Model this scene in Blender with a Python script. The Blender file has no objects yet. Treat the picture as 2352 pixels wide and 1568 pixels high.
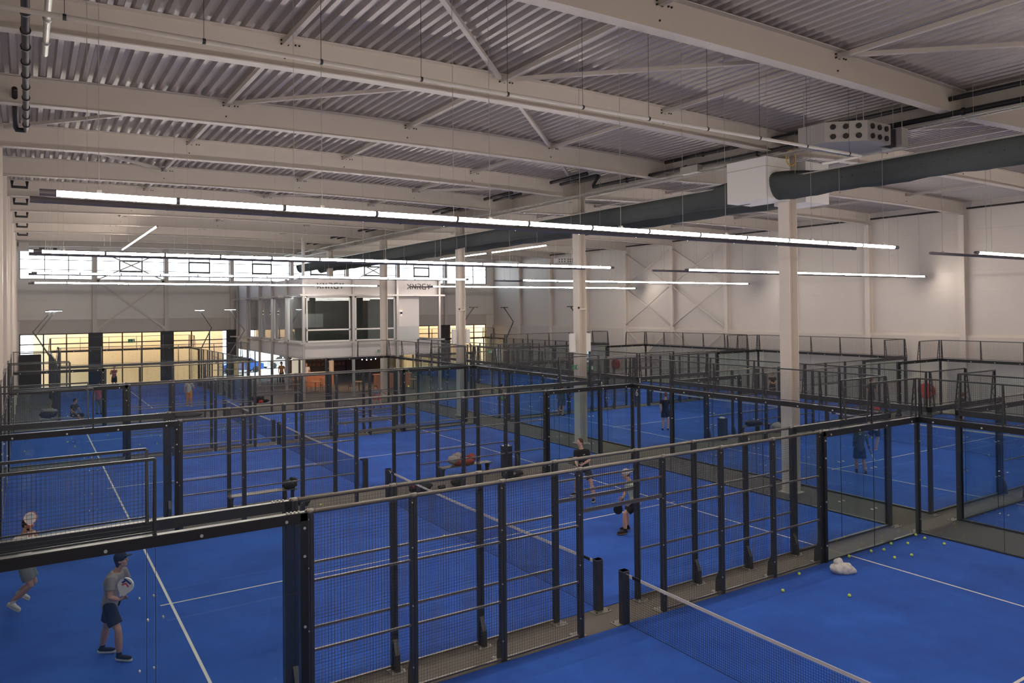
import bpy, math, random
from mathutils import Vector, Matrix
random.seed(7)
SC = bpy.context.scene
COL = SC.collection
PI = math.pi

# ------------------------------------------------------------------ helpers
class MB:
    def __init__(s): s.v = []; s.f = []; s.m = []
    def add(s, vs, fs, mi=0):
        o = len(s.v); s.v += [tuple(p) for p in vs]
        s.f += [tuple(i + o for i in f) for f in fs]; s.m += [mi] * len(fs); return s
    def box(s, x0, x1, y0, y1, z0, z1, mi=0):
        return s.add([(x0,y0,z0),(x1,y0,z0),(x1,y1,z0),(x0,y1,z0),(x0,y0,z1),(x1,y0,z1),(x1,y1,z1),(x0,y1,z1)],
                     [(0,3,2,1),(4,5,6,7),(0,1,5,4),(1,2,6,5),(2,3,7,6),(3,0,4,7)], mi)
    def bar(s, a, b, w, h, mi=0, up=(0,0,1)):
        a = Vector(a); b = Vector(b); d = (b - a).normalized(); up = Vector(up)
        if abs(d.dot(up)) > .99: up = Vector((1,0,0))
        x = d.cross(up).normalized() * w / 2; y = x.cross(d).normalized() * h / 2
        vs = [p + i * x + j * y for p in (a, b) for i, j in ((-1,-1),(1,-1),(1,1),(-1,1))]
        return s.add(vs, [(0,3,2,1),(4,5,6,7),(0,1,5,4),(1,2,6,5),(2,3,7,6),(3,0,4,7)], mi)
    def tube(s, pts, r, n=10, mi=0, cap=True):
        pts = [Vector(p) for p in pts]; rs = r if isinstance(r, (list, tuple)) else [r] * len(pts)
        d0 = (pts[1] - pts[0]).normalized(); ref = Vector((0,0,1)) if abs(d0.z) < .9 else Vector((1,0,0))
        rings = []; nrm = d0.cross(ref).normalized()
        for i, p in enumerate(pts):
            a = pts[max(i-1,0)]; b = pts[min(i+1,len(pts)-1)]; d = (b - a)
            d = d.normalized() if d.length > 1e-9 else d0
            nrm = (nrm - d * nrm.dot(d)).normalized(); bn = d.cross(nrm)
            rings.append([p + rs[i] * (math.cos(2*PI*k/n) * nrm + math.sin(2*PI*k/n) * bn) for k in range(n)])
        vs = [q for rg in rings for q in rg]; fs = []
        for i in range(len(pts)-1):
            for k in range(n):
                fs.append((i*n+k, i*n+(k+1)%n, (i+1)*n+(k+1)%n, (i+1)*n+k))
        if cap: fs.append(tuple(range(n-1,-1,-1))); fs.append(tuple((len(pts)-1)*n+k for k in range(n)))
        return s.add(vs, fs, mi)
    def ball(s, c, r, n=12, mi=0, axes=None):
        r = r if isinstance(r, (tuple, list)) else (r, r, r); c = Vector(c)
        ax = axes or (Vector((1,0,0)), Vector((0,1,0)), Vector((0,0,1)))
        m = n // 2; vs = []; fs = []
        for i in range(1, m):
            t = PI * i / m
            for k in range(n):
                a = 2*PI*k/n
                vs.append(c + ax[0]*r[0]*math.sin(t)*math.cos(a) + ax[1]*r[1]*math.sin(t)*math.sin(a) + ax[2]*r[2]*math.cos(t))
        for i in range(m-2):
            for k in range(n): fs.append((i*n+k, (i+1)*n+k, (i+1)*n+(k+1)%n, i*n+(k+1)%n))
        vs += [c + ax[2]*r[2], c - ax[2]*r[2]]; T = (m-1)*n
        for k in range(n): fs.append((T, k, (k+1)%n)); fs.append((T+1, (m-2)*n+(k+1)%n, (m-2)*n+k))
        return s.add(vs, fs, mi)
    def prism(s, poly, y0, y1, mi=0, axis='y'):
        n = len(poly)
        P = (lambda u, w, t: (u, t, w)) if axis == 'y' else ((lambda u, w, t: (t, u, w)) if axis == 'x' else (lambda u, w, t: (u, w, t)))
        vs = [P(u, w, y0) for u, w in poly] + [P(u, w, y1) for u, w in poly]
        fs = [tuple(range(n)), tuple(range(2*n-1, n-1, -1))] + [(i, (i+1)%n, n+(i+1)%n, n+i) for i in range(n)]
        return s.add(vs, fs, mi)
    def build(s, name, mats, parent=None, smooth=False, loc=None):
        me = bpy.data.meshes.new(name); me.from_pydata(s.v, [], s.f)
        mats = mats if isinstance(mats, (list, tuple)) else [mats]
        for m in mats: me.materials.append(m)
        if any(s.m): me.polygons.foreach_set('material_index', s.m)
        if smooth: me.polygons.foreach_set('use_smooth', [True]*len(s.f))
        me.update(); o = bpy.data.objects.new(name, me); COL.objects.link(o)
        if parent: o.parent = parent
        if loc: o.location = loc
        return o
def tag(o, label=None, cat=None, group=None, kind=None):
    if label: o['label'] = label
    if cat: o['category'] = cat
    if group: o['group'] = group
    if kind: o['kind'] = kind
    return o
def empty(name, loc, label, cat, group=None, rz=0):
    o = bpy.data.objects.new(name, None); COL.objects.link(o); o.location = loc; o.rotation_euler = (0,0,rz)
    o.empty_display_size = .2
    return tag(o, label, cat, group)
def kids(o): return [c for c in bpy.data.objects if c.parent == o]
def copy_tree(o, parent=None, tree=None):
    c = o.copy(); COL.objects.link(c); c.parent = parent
    for ch in kids(o): copy_tree(ch, c)
    return c
def struct(o): o['kind'] = 'structure'; return o
ORD = ['first','second','third','fourth','fifth','sixth','seventh','eighth','ninth','tenth','eleventh','twelfth','thirteenth','fourteenth','fifteenth','sixteenth','seventeenth','eighteenth','nineteenth','twentieth','twenty-first','twenty-second','twenty-third','twenty-fourth','twenty-fifth','twenty-sixth']

# ------------------------------------------------------------------ materials
def mat(name, col, rough=.6, metal=0, spec=.5, emit=None, es=0, noise=0, nscale=6, bump=0, bscale=200, coat=0):
    m = bpy.data.materials.new(name); m.use_nodes = True; nt = m.node_tree; b = nt.nodes['Principled BSDF']
    b.inputs['Base Color'].default_value = (*col, 1); b.inputs['Roughness'].default_value = rough
    b.inputs['Metallic'].default_value = metal; b.inputs['Specular IOR Level'].default_value = spec
    if emit: b.inputs['Emission Color'].default_value = (*emit, 1); b.inputs['Emission Strength'].default_value = es
    tc = nt.nodes.new('ShaderNodeTexCoord')
    if noise:
        n = nt.nodes.new('ShaderNodeTexNoise'); n.inputs['Scale'].default_value = nscale; n.inputs['Detail'].default_value = 5
        nt.links.new(tc.outputs['Object'], n.inputs['Vector'])
        r = nt.nodes.new('ShaderNodeMapRange'); r.inputs[3].default_value = 1 - noise; r.inputs[4].default_value = 1 + noise
        nt.links.new(n.outputs[0], r.inputs[0])
        mx = nt.nodes.new('ShaderNodeVectorMath'); mx.operation = 'SCALE'; mx.inputs[0].default_value = col
        nt.links.new(r.outputs[0], mx.inputs['Scale']); nt.links.new(mx.outputs[0], b.inputs['Base Color'])
    if bump:
        n = nt.nodes.new('ShaderNodeTexNoise'); n.inputs['Scale'].default_value = bscale
        nt.links.new(tc.outputs['Object'], n.inputs['Vector'])
        bp = nt.nodes.new('ShaderNodeBump'); bp.inputs['Strength'].default_value = bump; bp.inputs['Distance'].default_value = .01
        nt.links.new(n.outputs[0], bp.inputs['Height']); nt.links.new(bp.outputs[0], b.inputs['Normal'])
    return m
def glass_mat(name, tint, f0=.06, rough=.02, haze=0.0):
    m = bpy.data.materials.new(name); m.use_nodes = True; nt = m.node_tree
    for n in list(nt.nodes): nt.nodes.remove(n)
    out = nt.nodes.new('ShaderNodeOutputMaterial'); t = nt.nodes.new('ShaderNodeBsdfTransparent'); t.inputs[0].default_value = (*tint, 1)
    g = nt.nodes.new('ShaderNodeBsdfGlossy'); g.inputs['Roughness'].default_value = rough
    lw = nt.nodes.new('ShaderNodeLayerWeight'); lw.inputs[0].default_value = .5
    pw = nt.nodes.new('ShaderNodeMath'); pw.operation = 'POWER'; pw.inputs[1].default_value = 5; nt.links.new(lw.outputs['Facing'], pw.inputs[0])
    fr = nt.nodes.new('ShaderNodeMath'); fr.operation = 'MULTIPLY_ADD'; fr.inputs[1].default_value = .93; fr.inputs[2].default_value = .035; nt.links.new(pw.outputs[0], fr.inputs[0])
    mx = nt.nodes.new('ShaderNodeMixShader'); nt.links.new(fr.outputs[0], mx.inputs[0])
    nt.links.new(t.outputs[0], mx.inputs[1]); nt.links.new(g.outputs[0], mx.inputs[2])
    if haze:
        d = nt.nodes.new('ShaderNodeBsdfDiffuse'); d.inputs[0].default_value = (.6,.65,.65,1)
        m2 = nt.nodes.new('ShaderNodeMixShader'); m2.inputs[0].default_value = haze
        nt.links.new(mx.outputs[0], m2.inputs[1]); nt.links.new(d.outputs[0], m2.inputs[2]); nt.links.new(m2.outputs[0], out.inputs[0])
    else: nt.links.new(mx.outputs[0], out.inputs[0])
    return m
def panel_wall_mat(name, col, axis=2, pitch=1.1, rough=.45):
    m = mat(name, col, rough, noise=.03, nscale=1.5); nt = m.node_tree; b = nt.nodes['Principled BSDF']
    tc = nt.nodes.new('ShaderNodeTexCoord'); sp = nt.nodes.new('ShaderNodeSeparateXYZ'); nt.links.new(tc.outputs['Object'], sp.inputs[0])
    md = nt.nodes.new('ShaderNodeMath'); md.operation = 'PINGPONG'; md.inputs[1].default_value = pitch / 2
    nt.links.new(sp.outputs[axis], md.inputs[0])
    rp = nt.nodes.new('ShaderNodeMapRange'); rp.inputs[1].default_value = 0; rp.inputs[2].default_value = .012
    nt.links.new(md.outputs[0], rp.inputs[0])
    m2 = nt.nodes.new('ShaderNodeMath'); m2.operation = 'PINGPONG'; m2.inputs[1].default_value = .055
    nt.links.new(sp.outputs[axis], m2.inputs[0])
    m3 = nt.nodes.new('ShaderNodeMath'); m3.operation = 'MULTIPLY_ADD'; m3.inputs[1].default_value = .12
    nt.links.new(m2.outputs[0], m3.inputs[0]); nt.links.new(rp.outputs[0], m3.inputs[2])
    bp = nt.nodes.new('ShaderNodeBump'); bp.inputs['Strength'].default_value = .35; bp.inputs['Distance'].default_value = .02
    nt.links.new(m3.outputs[0], bp.inputs['Height']); nt.links.new(bp.outputs[0], b.inputs['Normal'])
    return m
def turf_mat():
    m = bpy.data.materials.new('blue_turf'); m.use_nodes = True; nt = m.node_tree; b = nt.nodes['Principled BSDF']
    b.inputs['Roughness'].default_value = .85; b.inputs['Specular IOR Level'].default_value = .25
    b.inputs['Sheen Weight'].default_value = .15; b.inputs['Sheen Tint'].default_value = (.4,.5,1,1)
    tc = nt.nodes.new('ShaderNodeTexCoord')
    def noise(sc, det=6, rough=.6):
        n = nt.nodes.new('ShaderNodeTexNoise'); n.inputs['Scale'].default_value = sc; n.inputs['Detail'].default_value = det
        n.inputs['Roughness'].default_value = rough; nt.links.new(tc.outputs['Object'], n.inputs['Vector']); return n
    n1 = noise(.55, 8, .65); r1 = nt.nodes.new('ShaderNodeValToRGB')
    r1.color_ramp.elements[0].position = .38; r1.color_ramp.elements[0].color = (.012,.078,.42,1)
    r1.color_ramp.elements[1].position = .66; r1.color_ramp.elements[1].color = (.021,.122,.58,1)
    nt.links.new(n1.outputs[0], r1.inputs[0])
    n2 = noise(1.9, 12, .78); r2 = nt.nodes.new('ShaderNodeMapRange'); r2.inputs[1].default_value = .6; r2.inputs[2].default_value = .8
    r2.inputs[4].default_value = .42; nt.links.new(n2.outputs[0], r2.inputs[0])
    mx = nt.nodes.new('ShaderNodeMix'); mx.data_type = 'RGBA'; nt.links.new(r2.outputs[0], mx.inputs[0])
    nt.links.new(r1.outputs[0], mx.inputs[6]); mx.inputs[7].default_value = (.14,.23,.52,1)
    nt.links.new(mx.outputs[2], b.inputs['Base Color'])
    n3 = noise(260, 2); bp = nt.nodes.new('ShaderNodeBump'); bp.inputs['Strength'].default_value = .5; bp.inputs['Distance'].default_value = .01
    nt.links.new(n3.outputs[0], bp.inputs['Height']); nt.links.new(bp.outputs[0], b.inputs['Normal'])
    return m
M = dict(
 turf=turf_mat(), line=mat('white_line', (.72,.70,.68), .8, noise=.08, nscale=20),
 floor=mat('floor_gravel', (.135,.120,.108), .9, noise=.16, nscale=30, bump=.5, bscale=120),
 rail=mat('rail_steel', (.21,.195,.175), .30, metal=.55, noise=.08, nscale=12), plate=mat('base_plate', (.24,.23,.21), .5, metal=.5),
 steel=mat('anthracite_steel', (.060,.064,.068), .34, metal=.35, noise=.06, nscale=10),
 steel_dk=mat('black_gasket_steel', (.010,.010,.011), .5),
 wire=mat('wire_mesh', (.065,.065,.068), .4, metal=.4),
 galv=mat('galvanised', (.45,.44,.41), .4, metal=.7),
 bolt=mat('bolt_zinc', (.75,.74,.70), .3, metal=.6),
 beam=mat('beam_paint', (.54,.485,.435), .5, noise=.03, nscale=3),
 column=mat('column_paint', (.66,.59,.53), .5, noise=.02, nscale=3),
 deck=mat('deck_sheet', (.38,.345,.335), .36, metal=.28, noise=.06, nscale=1.2),
 wall=panel_wall_mat('wall_panel', (.64,.58,.53)), wall_far=panel_wall_mat('wall_panel_far', (.74,.69,.63), pitch=1.15),
 ledge=mat('wall_ledge', (.60,.54,.49), .7, noise=.04, nscale=2),
 dark=mat('dark_panel', (.035,.033,.036), .6), frame=mat('window_frame', (.035,.036,.042), .45, metal=.3),
 black=mat('black_plastic', (.012,.012,.013), .5), duct=mat('duct_fabric', (.055,.063,.063), .85, noise=.15, nscale=3),
 white=mat('white_paint', (.74,.71,.69), .5), office=mat('office_panel', (.60,.56,.56), .55), greymetal=mat('grey_metal', (.42,.40,.39), .4, metal=.4),
 glass=glass_mat('court_glass', (.94,.968,.962)), winglass=glass_mat('window_glass', (.93,.96,.97)), officeglass=glass_mat('office_glass', (.60,.63,.62), haze=.006),
 led=mat('led_diffuser', (.9,.9,.9), .5, emit=(1,.90,.79), es=84), lamp=mat('lamp_face', (.9,.9,.9), .5, emit=(.95,.98,1), es=40),
 warm=mat('warm_bulb', (.9,.8,.6), .5, emit=(1,.75,.45), es=25), strip_body=mat('strip_housing', (.24,.22,.23), .45, metal=.4),
 clad=mat('cream_cladding', (.86,.60,.35), .8, noise=.03, nscale=1), concrete=mat('outside_paving', (.70,.68,.64), .9, noise=.05),
 net=mat('net_cord', (.010,.012,.020), .8), tape=mat('net_tape', (.68,.64,.60), .8),
 ball=mat('ball_felt', (.62,.80,.10), .9, noise=.1, nscale=60), seam=mat('ball_seam', (.85,.88,.7), .9),
 wood=mat('wood_orange', (.55,.22,.09), .5, noise=.2, nscale=8), darkwood=mat('wood_dark', (.10,.055,.03), .6),
 red=mat('red_paint', (.55,.03,.025), .45), redcloth=mat('rust_fleece', (.26,.05,.03), .9, noise=.25, nscale=25),
 greycloth=mat('grey_cloth', (.30,.28,.27), .9, noise=.25, nscale=30), blackbag=mat('black_fabric', (.012,.013,.015), .75, noise=.3, nscale=20),
 green=mat('exit_green', (.02,.30,.14), .5), pvc=mat('white_pipe', (.66,.62,.58), .4), yellow=mat('yellow_hose', (.65,.42,.05), .5),
 blueobj=mat('blue_paint', (.03,.12,.45), .3), rubber=mat('rubber', (.02,.02,.02), .8),
)
# ------------------------------------------------------------------ camera, world
cam = bpy.data.cameras.new('camera'); co = bpy.data.objects.new('camera', cam); COL.objects.link(co)
cam.sensor_width = 36; cam.lens = 1721.1 / 2352 * 36; cam.shift_x = (1176 - 1163.3) / 2352; cam.shift_y = -(784 - 688.6) / 2352
cam.clip_end = 300; cam.clip_start = .05
yaw, pitch, roll = 1.0021, .0125, -.0097
fw = Vector((math.cos(yaw)*math.cos(pitch), math.sin(yaw)*math.cos(pitch), math.sin(pitch)))
rt = Vector((math.sin(yaw), -math.cos(yaw), 0)); up = rt.cross(fw)
r2 = math.cos(roll)*rt + math.sin(roll)*up; u2 = -math.sin(roll)*rt + math.cos(roll)*up
co.matrix_world = Matrix(((r2.x,u2.x,-fw.x,-9.386),(r2.y,u2.y,-fw.y,-10.6466),(r2.z,u2.z,-fw.z,5.8932),(0,0,0,1)))
SC.camera = co
w = bpy.data.worlds.new('sky'); SC.world = w; w.use_nodes = True
nt = w.node_tree; bg = nt.nodes['Background']
tc = nt.nodes.new('ShaderNodeTexCoord'); sp = nt.nodes.new('ShaderNodeSeparateXYZ'); nt.links.new(tc.outputs['Generated'], sp.inputs[0])
rp = nt.nodes.new('ShaderNodeValToRGB'); nt.links.new(sp.outputs[2], rp.inputs[0])
rp.color_ramp.elements[0].position = 0; rp.color_ramp.elements[0].color = (.95,.97,1,1)
rp.color_ramp.elements[1].position = .8; rp.color_ramp.elements[1].color = (.62,.80,1,1)
nt.links.new(rp.outputs[0], bg.inputs[0]); bg.inputs[1].default_value = 6.0
SC.cycles.transparent_max_bounces = 64; SC.cycles.max_bounces = 10
vs = SC.view_settings; vs.view_transform = 'Standard'; vs.look = 'None'; vs.gamma = 1; vs.exposure = 0; vs.use_curve_mapping = False

# ------------------------------------------------------------------ room shell
XL, XR, YN, YF = -10.25, 33.0, -16.0, 58.3
COLX = 11.05
GY = [4.63 + 5.37*k for k in range(-4, 11)]          # rafter lines; the last is the far wall
def cam_up(x):
    c, h = ((.4, 10.6) if x < COLX else (22.0, 11.0)); t = (x - c) / h
    return .17 * max(0, 1 - t*t)
struct(MB().box(XL-.3, XR+.3, YN-.3, YF+.3, -.3, 0).build('floor', M['floor']))
# roof deck: trapezoid sheet, ribs along Y
mb = MB(); x = XL; prof = []
while x < XR:
    for dx, dz in ((0,0),(.10,0),(.14,.11),(.24,.11)): prof.append((x+dx, 11.40 + dz + cam_up(x+dx)))
    x += .28
n = len(prof); ys = [YN, YF]
mb.add([(px, ys[0], pz) for px, pz in prof] + [(px, ys[1], pz) for px, pz in prof], [(i+1, i, n+i, n+i+1) for i in range(n-1)])
mb.box(XL-.3, XR+.3, YN-.3, YF+.3, 11.78, 11.9)
struct(mb.build('ceiling', M['deck']))
# side walls with a thicker plinth and sloped ledge
def side_wall(name, xin, sgn):
    mb = MB()
    mb.box(*(sorted((xin, xin + sgn*.3))), YN, YF, 4.3, 11.8, 0)
    P = [(xin + sgn*.3, 0), (xin - sgn*.16, 0), (xin - sgn*.16, 4.18), (xin, 4.34), (xin + sgn*.3, 4.34)]
    mb.prism(P, YN, YF, 1)
    return struct(mb.build(name, [M['wall'], M['ledge']]))
side_wall('wall_left', XL, -1); side_wall('wall_right', XR, 1)
struct(MB().box(XL-.3, XR+.3, YN-.3, YN, 0, 11.8).build('wall_near', M['wall']))
# far wall
mb = MB()
mb.box(XL-.3, XR+.3, YF, YF+.25, 5.37, 8.6, 0); mb.box(XL-.3, XR+.3, YF, YF+.25, 10.95, 11.8, 0)
mb.box(XL-.3, XR+.3, YF+.02, YF+.25, 4.32, 5.37, 1)
mb.box(XL-.1, -9.9, YF-.012, YF+.24, 0, 11.7, 0); mb.box(32.1, XR+.1, YF-.012, YF+.24, 0, 11.7, 0)
struct(mb.build('wall_far', [M['wall_far'], M['ledge']]))
PX = [-10.15 + 5.32*k for k in range(9)]             # window bays
i = 0
for k in range(8):
    x0, x1 = PX[k], PX[k+1]
    # clerestory window
    f = MB(); xa, xb = x0 + .17, x1 - .17
    if k == 0: xa = -9.9
    if k == 7: xb = 32.1
    for z in (8.62, 9.37, 10.14, 10.92): f.box(xa, xb, YF-.02, YF+.08, z-.025, z+.025)
    for j in range(4): xx = xa + (xb-xa)*j/3; f.box(xx-.03, xx+.03, YF-.02, YF+.08, 8.6, 10.95)
    if k in (1,2,3,4,5,6):
        c0 = xa + (xb-xa)/3; c1 = xa + (xb-xa)*2/3
        for z in (9.3, 10.2): f.box(c0, c1, YF-.05, YF+.08, z-.05, z+.05)
        for xx in (c0, c1): f.box(xx-.05, xx+.05, YF-.05, YF+.08, 9.3, 10.2)
    i += 1; o = struct(f.build('window_%d' % i, M['frame']))
    MB().box(xa, xb, YF+.04, YF+.05, 8.6, 10.95).build('pane', M['winglass'], o)
    # ground floor glazing
    f = MB(); xa, xb = x0 + .55, x1 - .40
    if k == 0: xa = -9.9
    if k == 7: xb = 32.0
    for z in (.04, 2.85, 3.5, 4.28): f.box(xa, xb, YF-.02, YF+.08, z-.04, z+.04)
    for j in range(4): xx = xa + (xb-xa)*j/3; f.box(xx-.045, xx+.045, YF-.02, YF+.08, 0, 4.3)
    i += 1; o = struct(f.build('window_%d' % i, M['frame']))
    MB().box(xa, xb, YF+.04, YF+.05, 0, 4.3).build('pane', M['winglass'], o)
    if k < 7: struct(MB().box(xb, x1+.55, YF-.12, YF+.2, 0, 4.34).build('trim_%d' % (k+1), M['dark']))
for k in range(1, 8):                                # white piers on the far wall
    x = PX[k]; struct(MB().box(x-.16, x+.16, YF-.28, YF, 4.34, 11.6).build('trim_%d' % (k+10), M['column']))
struct(MB().box(XL, XR, YF-.06, YF, 5.33, 5.42).build('trim_20', M['ledge']))
struct(MB().box(-9.95, -8.5, YF-.5, YF-.1, 0, 2.75).build('trim_21', M['dark']))
def brace(name, y, x0, x1, z0, z1, w=.14, lab=''):
    b = MB(); b.bar((x0,y,z0),(x1,y,z1),w,.06,up=(0,1,0)); b.bar((x0,y-.03,z1),(x1,y-.03,z0),w,.06,up=(0,1,0))
    for p in ((x0,z0),(x1,z1),(x0,z1),(x1,z0)): b.box(p[0]-.14,p[0]+.14,y-.05,y+.02,p[1]-.14,p[1]+.14)
    return tag(b.build(name, M['column']), lab, 'brace', 'steel cross braces')
brace('cross_brace', YF-.2, PX[1]+.2, PX[2]-.2, 4.65, 8.45, lab='lower pale steel cross brace on the window wall, left bay')
brace('cross_brace', YF-.2, PX[1]+.2, PX[2]-.2, 8.6, 11.0, .10, 'upper pale cross brace in front of the high windows, left bay')
brace('cross_brace', YF-.2, PX[5]+.2, PX[6]-.2, 4.65, 8.45, lab='lower pale steel cross brace on the window wall behind the office')
brace('cross_brace', YF-.2, PX[5]+.2, PX[6]-.2, 8.6, 11.0, .10, 'upper pale cross brace in the high windows right of the white office')
# outside: paving, cream cladded building, cars
struct(MB().box(-40, 70, YF+.35, 110, -.4, -.1).build('floor_outside', M['concrete']))
MBo = MB(); MBo.box(-9.0, 5.75, 61.6, 61.9, -.1, 5.6); MBo.box(13.5, 40, 61.6, 61.9, -.1, 5.6)
for j in range(40): MBo.box(-9 + j*1.2, -8.99 + j*1.2, 61.585, 61.6, -.1, 5.6) if not (5.7 < -9 + j*1.2 < 13.5) and -9 + j*1.2 < 40 else None
tag(MBo.build('cladding_wall', M['clad']), 'cream board clad building wall outside behind the ground floor windows', 'wall')
struct(MB().box(-10.2, 5.75, YF+.3, 61.9, 5.6, 5.75).build('ceiling_added_canopy', M['white'])); struct(MB().box(13.5, 40, YF+.3, 61.9, 5.6, 5.75).build('ceiling_added_canopy_right', M['white']))  # unseen canopy added over the cladding gap to cap the added lights
for xa, xb, nm in ((-9.0, 5.6, 'left'), (13.6, 33.0, 'right')):  # unseen warm area lights added to brighten the cladding
    al = bpy.data.lights.new('added_cladding_light', 'AREA'); al.shape = 'RECTANGLE'; al.size = xb-xa; al.size_y = .5; al.energy = 38*(xb-xa); al.color = (1,.90,.76)
    ao = bpy.data.objects.new('added_cladding_light', al); COL.objects.link(ao); ao.location = ((xa+xb)/2, 59.5, 5.45); ao.rotation_euler = (.75, 0, 0)
    tag(ao, 'added warm light on the cladding behind the %s windows' % nm, 'lamp')
def car(x, y, rz, m, lab):
    t = empty('car', (x, y, -.1), lab, 'car', 'parked cars outside', rz)
    b = MB(); b.prism([(-2.1,.25),(-2.15,.75),(-1.3,.95),(-.7,1.42),(.9,1.45),(1.7,.98),(2.15,.85),(2.15,.3)], -.85, .85); b.build('body', m, t)
    b = MB(); b.prism([(-1.15,.98),(-.68,1.36),(.86,1.39),(1.45,1.0)], -.865, .865); b.build('windows', M['black'], t)
    for sx in (-1.35, 1.35):
        for sy in (-.8, .8): MB().tube([(sx, sy-.1, .31),(sx, sy+.1, .31)], .31, 16).build('wheel', M['rubber'], t)
car(8.2, 66, .1, M['blueobj'], 'blue car parked outside seen under the left end of the office')
car(13.4, 70, .3, M['greymetal'], 'grey car parked further off outside behind the blue one')
# small window low in the right wall; daylight put into a glowing pane, no opening
wn = struct(MB().box(XR-.2, XR-.155, 41.6, 43.2, 1.0, 2.5).build('window_30', M['frame']))
MB().box(XR-.215, XR-.2, 41.7, 43.1, 1.1, 2.4).build('pane', mat('day_pane', (.7,.8,.9), .3, emit=(.75,.88,1), es=1.1), wn)

# ------------------------------------------------------------------ steel frame
def rafter(y, x0, x1, lab):
    b = MB(); N = 10
    for i in range(N):
        xa, xb = x0 + (x1-x0)*i/N, x0 + (x1-x0)*(i+1)/N; za, zb = 10.72 + cam_up(xa+.001), 10.72 + cam_up(xb-.001)
        for (y0, y1, d0, d1) in ((-.14,.14,0,.022),(-.008,.008,.022,.648),(-.14,.14,.648,.67)):
            b.add([(xa,y+y0,za+d0),(xb,y+y0,zb+d0),(xb,y+y1,zb+d0),(xa,y+y1,za+d0),(xa,y+y0,za+d1),(xb,y+y0,zb+d1),(xb,y+y1,zb+d1),(xa,y+y1,za+d1)],
                  [(0,3,2,1),(4,5,6,7),(0,1,5,4),(2,3,7,6)] + ([(3,0,4,7)] if i == 0 else []) + ([(1,2,6,5)] if i == N-1 else []))
    for xn in (-4.95, .3, 5.65, 16.4, 22, 27.5):
        if x0 < xn < x1:
            for q, (dx, dz) in enumerate(((-.07,.50),(.07,.50),(-.07,.58),(.0,.22),(.22,.52),(.3,.52))):
                b.tube([(xn+dx, y-.03, 10.72+cam_up(xn)+dz),(xn+dx, y-.005, 10.72+cam_up(xn)+dz)], .02, 8, 1)
    return tag(b.build('roof_beam', [M['beam'], M['steel_dk']]), lab, 'beam', 'roof beams')
vis = [y for y in GY[:-1] if y > -8]
for i, y in enumerate(vis):
    rafter(y, XL+.02, COLX-.12, 'beige steel roof beam over the left courts, %s from the camera' % ORD[i])
    rafter(y, COLX+.12, XR-.02, 'beige steel roof beam over the right courts, %s from the camera' % ORD[i])
gd = MB()
for (a, b_, z0, z1) in ((-.15,.15,10.70,10.72),(-.008,.008,10.72,11.34),(-.15,.15,11.34,11.36)): gd.box(COLX+a, COLX+b_, -12, YF-.1, z0, z1)
for y in vis:
    gd.box(COLX-.12, COLX+.12, y-.012, y+.012, 10.72, 11.34)
tag(gd.build('ridge_girder', M['beam']), 'long beige steel girder running over the middle row of columns', 'beam')
for i, y in enumerate(GY[4:14:2]):
    b = MB()
    for sx in (-.2, .18): b.box(COLX+sx, COLX+sx+.02, y-.2, y+.2, 0, 10.70)
    b.box(COLX-.18, COLX+.18, y-.007, y+.007, 0, 10.70); b.box(COLX-.28, COLX+.28, y-.28, y+.28, 0, .03)
    tag(b.build('steel_column', M['column']), 'free standing pale H steel column in the aisle, %s from the camera' % ORD[i], 'column', 'middle row of columns')
for i, y in enumerate(GY[2:14]):
    b = MB(); b.box(XR-.30, XR-.28, y-.15, y+.15, 4.3, 10.70); b.box(XR-.28, XR, y-.008, y+.008, 4.3, 10.7); b.box(XR-.02, XR, y-.15, y+.15, 4.3, 10.7)
    b.box(XR-.30, XR-.16, y-.15, y+.15, 0, 4.3)
    tag(b.build('wall_column', M['column']), 'pale steel column on the right wall, %s from the camera' % ORD[i], 'column', 'columns along the right wall')
    if y > 2:
        b = MB(); b.box(XL, XL+.26, y-.15, y+.15, 0, 10.7)
        tag(b.build('wall_column', M['column']), 'pale steel column on the left wall, %s from the camera' % ORD[i-1], 'column', 'columns along the left wall')
# crosses on the right wall
def wbrace(y0, y1, z0, z1, lab):
    b = MB(); x = XR-.26
    b.tube([(x,y0,z0),(x,y1,z1)], .05, 8); b.tube([(x-.1,y0,z1),(x-.1,y1,z0)], .05, 8)
    tag(b.build('cross_brace', M['column'], smooth=True), lab, 'brace', 'steel cross braces')
for j, (a, c) in enumerate(((26.11, 31.48), (31.48, 36.85))):
    nm = ('nearer', 'farther')[j]
    wbrace(a+.2, c-.2, 4.5, 7.5, 'middle tube cross brace on the right wall, %s bay' % nm)
    wbrace(a+.2, c-.2, 7.7, 10.4, 'top tube cross brace on the right wall, %s bay' % nm)
    wbrace(a+.2, c-.2, .4, 4.1, 'bottom tube cross brace on the right wall, %s bay' % nm)
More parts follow.
